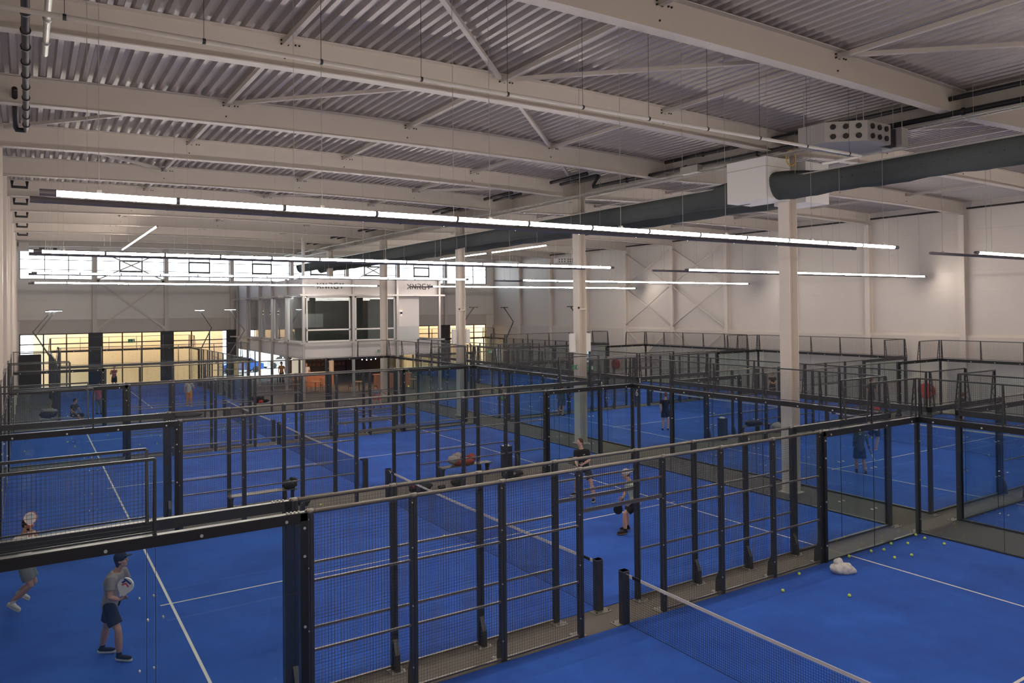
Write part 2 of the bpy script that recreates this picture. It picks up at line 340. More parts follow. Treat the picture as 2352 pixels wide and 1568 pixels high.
# struts and diagonals under the deck
k = 0
for xn in (-4.95, .3, 5.65, 16.4, 22, 27.5):
    for j in range(2, 12):
        y0, y1 = GY[j]+.05, GY[j+1]-.05; z = 11.25 + cam_up(xn)
        b = MB(); b.bar((xn,y0,z),(xn,y1,z),.10,.10)
        side = 'left' if xn < 11 else 'right'; row = {-4.95:'left',.3:'middle',5.65:'right',16.4:'left',22:'middle',27.5:'right'}[xn]
        tag(b.build('roof_strut', M['beam']), 'steel strut under the %s roof half, %s row, %s bay from the camera' % (side, row, ORD[j-2]), 'strut', 'short struts between the roof beams')
D = [((-4.95,3),(.3,4)),((.3,4),(5.65,3)),((-4.95,5),(.3,4)),((5.65,5),(.3,4)),((-4.95,5),(-10.1,6)),((-4.95,7),(-10.1,6)),((5.65,5),(10.9,6)),((5.65,7),(10.9,6)),((5.65,3),(10.9,2)),((-4.95,3),(-10.1,2)),
     ((16.4,5),(11.2,6)),((16.4,3),(11.2,4)),((-4.95,7),(.3,8)),((.3,8),(5.65,7))]
for i, ((xa, ja), (xb, jb)) in enumerate(D):
    b = MB(); s = 1 if jb > ja else -1
    a = Vector((xa, GY[ja], 11.28 + cam_up(xa))); c = Vector((xb, GY[jb], 11.28 + cam_up(xb) - .02)); d = (c-a).normalized()
    b.bar(a + d*.25, c - d*.25, .10, .09)
    tag(b.build('diagonal_brace', M['beam']), 'diagonal steel brace under the roof deck, %s listed from near left to far right' % ORD[i], 'brace', 'diagonal braces under the roof')
# ------------------------------------------------------------------ padel courts
PXS = [-5.96 + 0*1.646, -4.316, -2.67, -1.024, 1.024, 2.67, 4.316, 5.96]
def wires_x(b, x0, x1, y, z0, z1, step=.05, r=.0014, mi=0):
    n = int(round((x1-x0)/step))
    for i in range(n+1):
        x = x0 + (x1-x0)*i/n; b.add([(x-r,y-r,z0),(x+r,y-r,z0),(x+r,y+r,z0),(x-r,y+r,z0),(x-r,y-r,z1),(x+r,y-r,z1),(x+r,y+r,z1),(x-r,y+r,z1)], [(0,1,5,4),(1,2,6,5),(2,3,7,6),(3,0,4,7)], mi)
    n = int(round((z1-z0)/step))
    for i in range(n+1):
        z = z0 + (z1-z0)*i/n; b.add([(x0,y-r,z-r),(x0,y+r,z-r),(x0,y+r,z+r),(x0,y-r,z+r),(x1,y-r,z-r),(x1,y+r,z-r),(x1,y+r,z+r),(x1,y-r,z+r)], [(0,1,5,4),(1,2,6,5),(2,3,7,6),(3,0,4,7)], mi)
def rot90(b):                                        # swap so that x-runs become y-runs
    b.v = [(p[1], p[0], p[2]) for p in b.v]; b.f = [tuple(reversed(f)) for f in b.f]; return b
def truss(b, x, y, s, ax='x'):                       # tapered lattice upright on the top rail, z 3..4
    def P(u, v, z): return (x+u, y+v*s, z) if ax == 'x' else (x+v*s, y+u, z)
    b.bar(P(0,.0,3.0), P(0,.0,4.0), .03, .03); b.bar(P(0,.13,3.0), P(0,.03,4.0), .03, .03)
    zs = [3.02,3.2,3.38,3.55,3.7,3.84,3.96]
    for i in range(6):
        wa = .13 - .10*(zs[i]-3); wb = .13 - .10*(zs[i+1]-3)
        a = P(0, 0 if i % 2 else wa, zs[i]); c = P(0, wb if i % 2 else 0, zs[i+1]); b.bar(a, c, .016, .012)
    b.bar(P(0,.0,3.01), P(0,.13,3.01), .05, .03)
def make_cage():
    root = empty('court_enclosure', (0,0,0), 'x', 'padel court cage', 'glass and mesh court cages')
    S, W, Bk = M['steel'], M['wire'], M['steel_dk']
    for s in (-1, 1):
        yf = 5.02*s; yo0, yo1 = sorted((5.03*s, 5.10*s))
        for i, x in enumerate(PXS):                  # mesh posts with flared foot and base plate
            b = MB(); b.box(x-.055, x-.004, yo0, yo1, 0, 3.0); b.box(x+.004, x+.055, yo0, yo1, 0, 3.0); b.box(x-.004, x+.004, *(sorted((5.04*s, 5.09*s))), 0, 3.0)
            if i not in (3, 4): b.prism([(5.10*s,0),(5.22*s,0),(5.20*s,.28),(5.10*s,.5)], x-.04, x+.04, 0, 'x')
            b.box(x-.13, x+.13, *(sorted((5.03*s, 5.27*s))), 0, .012, 2)
            for u in (-.1, .1): b.tube([(x+u, 5.22*s, .01),(x+u, 5.22*s, .04)], .014, 6, 1)
            b.box(x-.07, x+.07, *(sorted((5.025*s, 5.07*s))), 2.985, 3.03, 0)
            for z in (.35, 1.3, 2.2, 2.9): b.tube([(x-.03, 5.03*s, z),(x-.03, 5.012*s, z)], .011, 6, 1)
            b.build('post', [S, M['bolt'], M['plate']], root)
        for i in range(7):                           # welded mesh panels with their tubes
            x0, x1 = PXS[i]+.055, PXS[i+1]-.055; b = MB(); z0 = 2.25 if i == 3 else .06
            wires_x(b, x0, x1, yf, z0, 2.95, mi=0)
            tz = (2.25, 2.62) if i == 3 else (.05, 1.0, 2.0)
            for z in tz: b.bar((x0, yf+.028*s, z), (x1, yf+.028*s, z), .035, .07 if (z == 2.25) else .035, 1)
            b.build('mesh_panel', [W, M['rail']], root)
        b = MB(); b.tube([(-6.0, 5.045*s, 3.0),(6.0, 5.045*s, 3.0)], .032, 10)
        for x in PXS: b.tube([(x-.05, 5.045*s, 3.0),(x+.05, 5.045*s, 3.0)], .045, 10)
        b.build('top_rail', M['rail'], root, smooth=True)
        for e in (-1, 1):                            # glass corner section, 4 m
            xa, xb = sorted((6.0*e, 10.0*e))
            for j in (0, 1):
                u0 = xa + 2*j + .02; g = MB(); g.box(u0, u0+1.96, 5.0*s-.006, 5.0*s+.006, .02, 2.9).build('glass_pane', M['glass'], root)
            b = MB(); b.box(xa, xb, *(sorted((5.0*s, 5.10*s))), 2.87, 3.015, 0); b.box(xa, xb, *(sorted((4.985*s, 5.0*s))), 2.87, 3.01, 1)
            for j in range(4): b.tube([(xa+.3+j*1.13, 4.985*s, 2.92),(xa+.3+j*1.13, 4.972*s, 2.92)], .022, 8, 2)
            for j in range(4): b.tube([(6.12*e + .055*j*e, 5.05*s, 3.0),(6.12*e + .055*j*e, 5.05*s, 3.035)], .014, 6, 2)
            b.build('glass_head_beam', [S, Bk, M['bolt']], root)
            b = MB(); x = 6.06*e; b.box(x-.05, x+.05, *(sorted((4.985*s, 5.10*s))), 0, 3.0, 0)
            b.box(x-.052, x+.052, *(sorted((4.97*s, 4.986*s))), 0, 2.9, 1)
            for z in (.4, 1.4, 2.4, 2.8): b.tube([(x, 4.97*s, z),(x, 4.955*s, z)], .02, 8, 2)
            b.build('glass_post', [S, Bk, M['bolt']], root)
            b = MB(); x = 8.0*e
            for z in (.95, 1.95):
                for u in (-.09, .09): b.tube([(x+u, 5.0*s-.03, z),(x+u, 5.0*s+.03, z)], .012, 8)
            b.box(x-.0025, x+.0025, 5.0*s-.007, 5.0*s+.007, .02, 2.86, 1)
            b.build('glass_clamp', [M['bolt'], Bk], root)
            b = MB(); ua, ub = sorted((8.0*e, 10.0*e)); wires_x(b, ua, ub, yf, 3.05, 3.98)
            b.bar((ua, yf, 4.0), (ub, yf, 4.0), .035, .035, 1); b.bar((8.0*e, yf, 3.0), (8.0*e, yf, 4.0), .03, .03, 1); b.bar((ua, yf, 3.06), (ub, yf, 3.06), .02, .02, 1)
            b.build('upper_mesh', [W, S], root)
            b = MB(); truss(b, 8.0*e, 5.03*s, s); b.build('lattice_upright', S, root)
            b = MB(); truss(b, 9.97*e, 5.03*s, s); b.build('lattice_upright', S, root)
            b = MB(); b.box(xa, xb, *(sorted((4.99*s, 5.07*s))), 0, .05); b.build('floor_channel', S, root)
    for e in (-1, 1):                                # back walls, 10 m of glass
        for j in range(5): MB().box(10.0*e-.006, 10.0*e+.006, -5+2*j+.02, -3+2*j-.02, .02, 2.9).build('glass_pane', M['glass'], root)
        b = MB(); b.box(*(sorted((10.0*e, 10.10*e))), -5.1, 5.1, 2.87, 3.015, 0); b.box(*(sorted((9.985*e, 10.0*e))), -4.99, 4.99, 2.87, 3.01, 1)
        for j in range(9): b.tube([(9.985*e, -4.6+j*1.15, 2.92),(9.972*e, -4.6+j*1.15, 2.92)], .022, 8, 2)
        b.build('glass_head_beam', [S, Bk, M['bolt']], root)
        b = MB(); wires_x(b, -5, 5, 10.02*e, 3.05, 3.98); rot = rot90(b)
        rot.bar((10.02*e, -5, 4.0), (10.02*e, 5, 4.0), .035, .035, 1); rot.bar((10.02*e, -5, 3.06), (10.02*e, 5, 3.06), .02, .02, 1)
        rot.build('upper_mesh', [W, S], root)
        for y in (-4.97, -3, -1, 1, 3, 4.97):
            b = MB(); truss(b, 10.03*e, y, e, 'y'); b.build('lattice_upright', S, root)
        b = MB()
        for y in (-3, -1, 1, 3):
            for z in (.95, 1.95):
                for u in (-.09, .09): b.tube([(10.0*e-.03, y+u, z),(10.0*e+.03, y+u, z)], .012, 8)
            b.box(10*e-.007, 10*e+.007, y-.003, y+.003, .02, 2.86, 1)
        b.build('glass_clamp', [M['bolt'], Bk], root)
        b = MB(); b.box(*(sorted((9.99*e, 10.07*e))), -5, 5, 0, .05); b.build('floor_channel', S, root)
        for s in (-1, 1):                            # corner post, outside, with base plate
            b = MB(); b.box(*(sorted((10.0*e, 10.10*e))), *(sorted((5.0*s, 5.10*s))), 0, 3.0, 0); b.box(*(sorted((9.97*e, 10.0*e))), *(sorted((4.97*s, 5.0*s))), 0, 2.86, 1)
            b.box(*(sorted((9.95*e, 10.32*e))), *(sorted((5.1*s, 5.26*s))), 0, .014, 2)
            for u in (10.0, 10.25): b.tube([(u*e, 5.2*s, .01),(u*e, 5.2*s, .05)], .016, 6, 2)
            for z in (.4, 1.4, 2.4): b.tube([(9.97*e, 4.94*s, z),(9.955*e, 4.94*s, z)], .02, 8, 2)
            b.build('corner_post', [S, Bk, M['plate']], root)
    return root
def make_turf():
    b = MB(); b.box(-10, 10, -5, 5, .0, .012, 0)
    z0, z1 = .012, .0135
    for x in (-6.95, 6.95): b.box(x-.025, x+.025, -5, 5, z0, z1, 1)
    b.box(-7.15, 7.15, -.025, .025, z0, z1+.0003, 1)
    return b.build('court_turf', [M['turf'], M['line']])
def make_net():
    root = empty('padel_net', (0,0,0), 'x', 'net', 'court nets')
    for s in (-1, 1):
        b = MB(); y0, y1 = sorted((4.99*s, 5.12*s)); b.box(-.075, .075, y0, y1, .0, 1.0, 0)
        b.box(-.077, .077, y0-.002, y1+.002, .98, 1.0, 1); b.box(-.2, .2, *(sorted((5.02*s, 5.24*s))), .0, .012, 2)
        for u in (-.15, .15): b.tube([(u, 5.19*s, .01),(u, 5.19*s, .04)], .014, 6, 0)
        b.tube([(-.076, 5.06*s, .9),(-.085, 5.06*s, .9)], .018, 8, 3)
        b.build('net_post', [M['steel'], M['rail'], M['plate'], M['black']], root)
    N = 24; zt = lambda y: .86 + .045*(y/5.0)**2; zb = lambda y: .03
    b = MB(); n = 238; r = .0016
    for i in range(n+1):
        y = -4.99 + 9.98*i/n; b.add([(-r,y-r,zb(y)),(r,y-r,zb(y)),(r,y+r,zb(y)),(-r,y+r,zb(y)),(-r,y-r,zt(y)),(r,y-r,zt(y)),(r,y+r,zt(y)),(-r,y+r,zt(y))], [(0,1,5,4),(1,2,6,5),(2,3,7,6),(3,0,4,7)])
    for k in range(21):
        t = k/20
        for j in range(N):
            ya, yb = -4.99 + 9.98*j/N, -4.99 + 9.98*(j+1)/N
            b.bar((0,ya,zb(ya)+(zt(ya)-zb(ya))*t), (0,yb,zb(yb)+(zt(yb)-zb(yb))*t), 2*r*(2.2 if k == 0 else 1), 2*r*(2.2 if k == 0 else 1))
    b.build('net_mesh', M['net'], root)
    b = MB()
    for j in range(N):
        ya, yb = -4.6 + 9.2*j/N, -4.6 + 9.2*(j+1)/N; b.bar((0,ya,zt(ya)+.025), (0,yb,zt(yb)+.025), .012, .055)
    b.build('net_tape', M['tape'], root)
    for s in (-1, 1): b = MB(); b.bar((0,4.82*s,zt(4.8)+.025), (0,4.9*s,zt(4.9)+.025), .014, .06); b.tube([(0,4.9*s,zt(4.9)+.04),(0,5.0*s,zt(5)+.045)], .006, 6); b.build('net_cable', M['tape'], root)
    for s in (-1, 1): MB().bar((0,4.6*s,zt(4.6)+.025), (0,4.82*s,zt(4.8)+.025), .015, .06).build('tape_end', M['black'], root)
    return root
cage0, turf0, net0 = make_cage(), make_turf(), make_net()
C0 = [(0,-5,0,'nearest left court','in the right foreground'),(0,5.87,0,'second left court','with four players'),
      (0,17.85,0,'third left court','beyond the cluttered benches'),(0,28.8,0,'fourth left court','with many loose balls'),
      (22.15,-5,0,'nearest right court','at the right edge'),(22.15,5.87,0,'second right court','behind the corner glass'),
      (22.15,17.85,0,'third right court','behind sign 6'),(22.15,28.8,0,'fourth right court','before the wall crosses'),
      (-2.9,47.1,PI/2,'far lengthwise left court','beside the office'),(26.0,47.1,PI/2,'far lengthwise right court','in the far corner')]
for i, (x, y, rz, nm, wh) in enumerate(C0):
    c, t, n = (cage0, turf0, net0) if i == 0 else (copy_tree(cage0), copy_tree(turf0), copy_tree(net0))
    for o in (c, t, n): o.location = (x, y, 0); o.rotation_euler = (0, 0, rz)
    tag(c, 'steel, glass and mesh cage of the %s %s' % (nm, wh)); tag(n, 'dark net with white tape across the %s %s' % (nm, wh))
    tag(t, 'blue turf with white lines of the %s %s' % (nm, wh), 'court surface', 'blue court floors')
# numbers on the corner posts of the courts
DIG = {'6': [(.5,1,.15,.85),(.15,.85,.0,.5),(0,.5,.0,.2),(0,.2,.25,0),(.25,0,.5,.12),(.5,.12,.5,.42),(.5,.42,.25,.58),(.25,.58,0,.45)], '1': [(.3,1,.3,0),(.3,1,.1,.8)], '5': [(.5,1,0,1),(0,1,0,.55),(0,.55,.4,.55),(.4,.55,.5,.3),(.5,.3,.35,0),(.35,0,0,.05)]}
def number(ch, x, y, z, lab):
    b = MB(); b.box(x-.07, x+.07, y-.012, y, z-.02, z+.26, 1)
    for a0, b0, a1, b1 in DIG[ch]: b.bar((x-.045+a0*.16, y-.02, z+b0*.22), (x-.045+a1*.16, y-.02, z+b1*.22), .03, .012, 0, (0,1,0))
    tag(b.build('court_number', [M['white'], M['steel']]), lab, 'sign', 'court number signs')
number('6', 10.22, 10.86, 2.55, 'white number 6 on the far right corner post of the second left court')
number('1', 12.1, 12.73, 2.75, 'white number 1 on the corner post of the third right court')
number('1', 10.05, 12.73, 2.72, 'white number 1 on the near right corner post of the third left court')

# benches, bins
def bench(x, y, rz, lab):
    t = empty('bench', (x, y, 0), lab, 'bench', 'steel slat benches in the aisles', rz)
    b = MB()
    for j in range(5): b.box(-1.0, 1.0, -.17+j*.075, -.12+j*.075, .43, .45)
    for u in (-.98, 0, .98): b.box(u-.02, u+.02, -.17, .18, .405, .43)
    b.build('seat', M['rail'], t)
    for u in (-.9, .9):
        b = MB(); b.prism([(-.17,.405),(.18,.405),(.12,.33),(.1,0),(-.06,0),(-.08,.33)], u-.025, u+.025, 0, 'x'); b.build('leg', M['steel'], t)
bench(-3.4, 12.5, 0, 'steel slat bench in the aisle beyond the second left court, left of the net')
bench(3.6, 12.45, 0, 'steel slat bench beside the bin with grey and rust clothes on it')
bench(18.9, 12.4, 0, 'dark steel bench under hanging jackets in the right aisle')
bench(-7.9, 35.2, 0, 'steel bench with bags at the far left before the lengthwise court')
bench(2.1, 35.2, 0, 'steel bench holding a dark bag in front of the office')
def bin_(x, y, h, lab):
    t = empty('waste_bin', (x, y, 0), lab, 'bin', 'square ribbed waste bins')
    b = MB(); b.box(-.15, .15, -.15, .15, .02, h); 
    for j in range(8):
        z = .1 + j*(h-.2)/8
        b.box(-.158, .158, -.158, .158, z, z+.035)
    b.build('body', M['steel'], t)
    b = MB(); b.box(-.165,.165,-.165,.165,h,h+.03); b.build('rim', M['steel'], t)
    b = MB(); b.ball((-.02,.0,h+.035), (.14,.13,.03), 12); b.tube([(.1*math.cos(a),.1*math.sin(a),h+.06) for a in [k*.7 for k in range(8)]], .012, 6); b.build('bin_bag', M['white'], t, smooth=True)
bin_(5.15, 12.2, .95, 'grey ribbed waste bin with a white liner right of the cluttered bench')
bin_(16.6, 12.3, .95, 'grey ribbed waste bin in the right aisle by the corner numbered 6')
def lump(name, mats, x, y, z, parts, lab, cat, grp=None, rz=0):
    b = MB()
    for (c, r, mi) in parts:
        n0 = len(b.v); b.ball(c, r, 16, mi)
        for i in range(n0, len(b.v)):
            p = Vector(b.v[i]); d = (p - Vector(c)); k = 1 + .10*math.sin(p.x*37+p.y*23) + .08*math.sin(p.z*41+p.x*19)
            q = Vector(c) + d*k; b.v[i] = (q.x, q.y, max(q.z, 0.0))
    o = b.build(name, mats, smooth=True); o.location = (x, y, z); o.rotation_euler = (0,0,rz)
    return tag(o, lab, cat, grp)
lump('sports_bag', [M['blackbag'], M['red']], 1.35, 11.45, 0, [((0,0,.16),(.42,.2,.17),0),((.1,.03,.3),(.26,.1,.07),1),((-.28,-.02,.22),(.07,.1,.06),1)], 'black and red racket bag on the aisle floor left of the bench', 'bag')
lump('sports_bag', [M['blackbag']], 2.75, 11.5, 0, [((0,0,.14),(.25,.18,.16),0),((.15,.05,.25),(.13,.12,.14),0)], 'small black bag on the aisle floor below the cluttered bench', 'bag')
lump('shoes', [M['blackbag'], M['white']], 2.1, 11.35, 0, [((0,0,.05),(.14,.06,.06),0),((.05,.14,.05),(.14,.06,.06),0)], 'pair of dark shoes between the red bag and the small black bag', 'shoes')
lump('backpack', [M['blackbag'], M['greycloth']], 4.75, 11.5, 0, [((0,0,.2),(.22,.2,.24),0),((.3,0,.12),(.35,.14,.12),0),((.2,-.1,.14),(.1,.05,.05),1)], 'black backpack and jacket heap on the floor under the bin', 'bag')
lump('fleece_jacket', [M['redcloth']], 3.55, 12.45, .45, [((0,0,.11),(.42,.22,.14),0),((.3,.05,.2),(.18,.14,.14),0)], 'rust red fleece lying on the bench by the bin', 'clothes')
lump('sweater', [M['greycloth']], 3.2, 12.55, .47, [((0,0,.17),(.24,.2,.16),0),((.14,.03,.3),(.18,.14,.1),0)], 'grey sweater heaped on the left half of the cluttered bench', 'clothes')
lump('sports_bag', [M['blackbag']], -2.6, 12.45, .45, [((0,0,.13),(.22,.17,.16),0),((.1,0,.22),(.13,.13,.12),0)], 'black bag on the right end of the left aisle bench', 'bag')
lump('sports_bag', [M['blackbag']], -2.35, 11.9, 0, [((0,0,.12),(.2,.15,.14),0)], 'small black bag on the floor behind the nearest top rail', 'bag')
lump('jacket', [M['blackbag']], 18.6, 12.4, .45, [((0,0,.12),(.35,.18,.14),0),((.5,0,.05),(.28,.15,.12),0)], 'dark jacket draped over the bench in the right aisle', 'clothes')
lump('towel_pile', [M['greycloth'], M['white']], 20.3, 12.3, 0, [((0,0,.22),(.3,.2,.24),0),((.35,0,.18),(.3,.18,.15),1)], 'pale towels and grey clothes piled right of the dark bench', 'clothes')
lump('towel', [M['white']], 17.3, 11.6, 0, [((0,0,.06),(.2,.14,.07),0)], 'small white towel on the right aisle floor', 'towel')
lump('sports_bag', [M['blackbag'], M['greycloth']], -8.5, 35.2, .45, [((0,0,.2),(.4,.2,.2),0),((.1,0,.38),(.32,.15,.12),1),((-.2,-.05,.42),(.12,.1,.1),1)], 'dark bag with grey clothes on the far left bench', 'bag')
lump('sports_bag', [M['blackbag'], M['red']], 2.2, 35.2, .45, [((0,0,.25),(.38,.22,.28),0),((.12,-.15,.1),(.15,.1,.12),1),((.45,0,.1),(.25,.15,.1),0)], 'black and red bag on the bench before the office', 'bag')
lump('floor_mat', [M['black']], -1.9, 34.7, 0, [((0,0,.1),(.9,.25,.12),0)], 'black padded roll lying beyond the fourth left court', 'mat')
# crumpled carrier bag
lump('carrier_bag', [mat('bag_print', (.62,.60,.56), .6, noise=.5, nscale=14)], 5.72, -.62, .012, [((0,0,.1),(.27,.16,.15),0),((-.06,.02,.22),(.10,.08,.12),0),((.16,0,.06),(.16,.13,.1),0)], 'crumpled white patterned carrier bag on the blue turf near the glass corner', 'bag', rz=-.5)
# balls
def ball(x, y, lab, grp, z=.045, o0=[None]):
    if o0[0] is None:
        b = MB(); b.ball((0,0,0), .033, 16, 0)
        b.tube([Vector((math.cos(t)*.9+math.cos(3*t)*.25, math.sin(t)*.9-math.sin(3*t)*.25, .7*math.sin(2*t))).normalized()*.0325 for t in [k*2*PI/36 for k in range(37)]], .0016, 5, 1, False)
        o = b.build('padel_ball', [M['ball'], M['seam']], smooth=True); o0[0] = o
    else: o = o0[0].copy(); COL.objects.link(o)
    o.location = (x, y, z); o.rotation_euler = (random.random()*6, random.random()*6, 0)
    tag(o, lab, 'ball', grp)
NB = [(9.7,-.07,'touching the glass next to the corner post'),(9.62,-.34,'just in front of the glass corner'),(9.55,-.85,'furthest right near the back glass'),(8.86,-.33,'off the side glass, third from the corner'),
 (8.5,-.12,'close to the side glass, next after the corner group'),(7.92,-.28,'second from the service line along the side glass'),(7.57,-.17,'right beside the end of the service line'),(8.08,-.86,'at the right of the front pair near the service line'),
 (7.58,-.74,'at the left of the front pair near the service line'),(6.80,-.10,'on the very end of the white service line'),(4.85,-.17,'beside the wire fence left of the carrier bag'),(3.73,-.6,'furthest left on the turf between fence and net'),(4.61,-1.52,'alone in front of the carrier bag')]
for x, y, s in NB: ball(x, y, 'yellow ball %s, nearest left court' % s, 'balls on the nearest left court')
FB = [(-7.84,22.6),(-7.64,22.02),(-6.15,21.5),(-4.43,20.9),(-4.3,21.1),(-4.1,20.4),(-5.2,19.8),(-4.53,18.9),(-9.3,22.2),(-9.4,20.6),(-9.6,19.4),(-2.3,22.3),(-.76,21.4),(-1.03,20.6),(-1.36,19.8),(-.5,22.0),(.4,21.9),(2.5,22.2),(1.01,21.0),(4.33,18.3)]
for i, q in enumerate([(155,1015),(172,1026),(248,1000),(350,998),(353,999.5),(368,1002),(321,1022),(360,1019),(35,1009),(32,1039),(18,1041),(427,971),(517,976),(515,983),(513,993),(542,996),(538,972),(595,968),(662,963),(792,976)]):
    pass
BP = [(-7.86,29.06),(-7.64,27.44),(-6.15,30.0),(-4.43,28.75),(-4.1,28.21),(-5.2,26.21),(-4.53,26.12),(-9.6,31.0),(-9.5,27.4),(-2.32,32.13),(-.76,30.07),(-1.03,29.03),(-1.36,27.62),(-.95,26.85),(-.23,30.41),(1.01,30.26),(2.53,30.12),(4.33,26.34),(-1.9,31.6),(-3.1,29.6)]
BP.sort()
for i, (x, y) in enumerate(BP): ball(x, y, 'small yellow ball on the fourth left court, %s of twenty counted from the left' % ORD[i], 'balls on the fourth left court')
ball(-.31, 6.66, 'yellow ball lying below the net of the second left court', None)
ball(-1.91, 11.6, 'yellow ball on the grey aisle beyond the second left court', None, .033)
ball(4.02, 18.0, 'yellow ball flying high over the third left court', None, 2.72)
ball(15.29, 4.5, 'yellow ball in the air behind the grey shirted player', None, 1.32)
ball(22.1, 3.9, 'yellow ball on the turf by the net of the second right court', None)
# ------------------------------------------------------------------ tubular light strips
def strip(x0, x1, y, z, face, lab, dots=True, axis='x'):
    """face = -1: lit side towards -Y, +1: towards +Y"""
    t = empty('light_strip', (0, 0, 0), lab, 'light', 'suspended tubular light strips'); R = .042
    def P(u, dy, dz): return (u, y+dy, z+dz) if axis == 'x' else (y+dy, u, z+dz)
    lit = [k for k in range(16) if -78 <= (((360*k/16)+11.25+30+180) % 360 - 180) <= 60]
    n = max(1, int(round((x1-x0)/1.47))); L = (x1-x0)/n
    hb, df = MB(), MB()
    for j in range(n):
        a, b_ = x0 + j*L + .02, x0 + (j+1)*L - .02
        for k in range(16):
            t0, t1 = 2*PI*k/16, 2*PI*(k+1)/16
            c = [P(a, face*R*math.cos(t0), R*math.sin(t0)), P(b_, face*R*math.cos(t0), R*math.sin(t0)), P(b_, face*R*math.cos(t1), R*math.sin(t1)), P(a, face*R*math.cos(t1), R*math.sin(t1))]
            ang = (math.degrees((t0+t1)/2) + 180) % 360 - 180
            (df if -95 <= ang <= 35 else hb).add(c, [(0,1,2,3)])
    for j in range(n+1):
        u = x0 + j*L; hb.tube([P(u-.025,0,0), P(u+.025,0,0)], R+.004, 16)
    hb.tube([P(x0-.16,0,0), P(x0-.02,0,0)], R+.003, 16); hb.tube([P(x1+.02,0,0), P(x1+.16,0,0)], R+.003, 16)
    hb.build('housing', M['strip_body'], t); df.build('diffuser', M['led'], t)
    wb = MB()
    m = max(2, int((x1-x0)/2.9)+1)
    for j in range(m):
        u = x0 + .5 + (x1-x0-1)*j/(m-1); xx = u if axis == 'x' else y
        wb = MB(); wb.tube([P(u,0,R), P(u, 0, 11.39+cam_up(xx)-z)], .005, 5)
        wb.box(*( [P(u,0,0)[0]-.03, P(u,0,0)[0]+.03, P(u,0,0)[1]-.03, P(u,0,0)[1]+.03] ), z+R-.01, z+R+.03)
        wb.build('suspension_wire', M['galv'], t)
rows = [(-11.3,7.42,-10.7,7.40,'unseen'),(.4,7.42,1.0,7.40,'nearest'),(11.75,7.48,12.35,7.45,'second'),(23.2,7.46,23.8,7.44,'third'),(34.9,7.50,35.5,7.48,'farthest')]
for (ya, za, yb, zb_, nm) in rows:
    strip(-9.1, 9.75, ya, za, -1, 'glowing light tube over the left courts, lit side to the camera, %s row' % nm)
    strip(-9.2, 8.8, yb, zb_, 1, 'dark backed light tube over the left courts behind the glowing one, %s row' % nm)
    xs = {'unseen':14.0,'nearest':14.1,'second':14.0,'third':13.3,'farthest':13.8}[nm]
    strip(xs, xs+18.3, ya, za, -1, 'glowing light tube over the right courts, lit side to the camera, %s row' % nm)
    strip(xs-1.3, xs+17.3, yb, zb_, 1, 'dark backed light tube over the right courts behind the glowing one, %s row' % nm)
strip(29.8, 45.6, -4.0, 10.15, -1, 'thin light tube running lengthwise under the roof at the far left', axis='y')
strip(30.1, 37.1, 19.9, 10.15, -1, 'nearer thin light tube running lengthwise under the roof at the right of the duct', axis='y')
strip(37.9, 45.4, 19.9, 10.15, -1, 'farther thin light tube running lengthwise under the roof behind a column', axis='y')

# ------------------------------------------------------------------ floodlight masts of the lengthwise courts
def mast(bx, by, ex, tx, lit, lab):
    t = empty('light_mast', (bx, by, 0), lab, 'lamp post', 'angled floodlight masts')
    MB().box(-.05, .05, -.05, .05, 0, 3.05).build('post', M['steel'], t)
    MB().bar((0,0,3.0), (ex-bx,0,4.65), .07, .09, up=(0,1,0)).build('lower_arm', M['steel'], t)
    MB().bar((ex-bx,0,4.6), (tx-bx,0,6.05), .06, .08, up=(0,1,0)).build('upper_arm', M['steel'], t)
    h = MB(); s = 1 if tx > ex else -1; u = tx-bx
    h.box(u-.35, u+.35, -.16, .16, 6.05, 6.12, 0); h.box(u-.33, u+.33, -.14, .14, 6.04, 6.05, 1); h.bar((u-.05*s,0,5.9), (u,0,6.08), .06, .06)
    h.build('lamp_head', [M['steel'], M['lamp'] if lit else M['black']], t)
mast(2.3, 43, 3.3, 2.35, True, 'lit angled floodlight mast beside the office, nearer of two')
mast(2.3, 53, 3.1, 2.2, True, 'lit angled floodlight mast left of the office, farther of two')
mast(-8.1, 41, -9.0, -8.0, True, 'lit angled floodlight mast at the far left, nearer of the left pair')
mast(-8.1, 51, -9.1, -8.0, True, 'lit angled floodlight mast at the far left, farther of the left pair')
mast(20.8, 42, 19.9, 21.1, False, 'unlit angled floodlight mast right of the office beside the pale column')
mast(31.25, 53, 32.1, 31.0, False, 'unlit angled floodlight mast in the far right corner')
mast(31.25, 42, 32.1, 31.0, False, 'unlit angled floodlight mast half hidden by the column with exit signs')

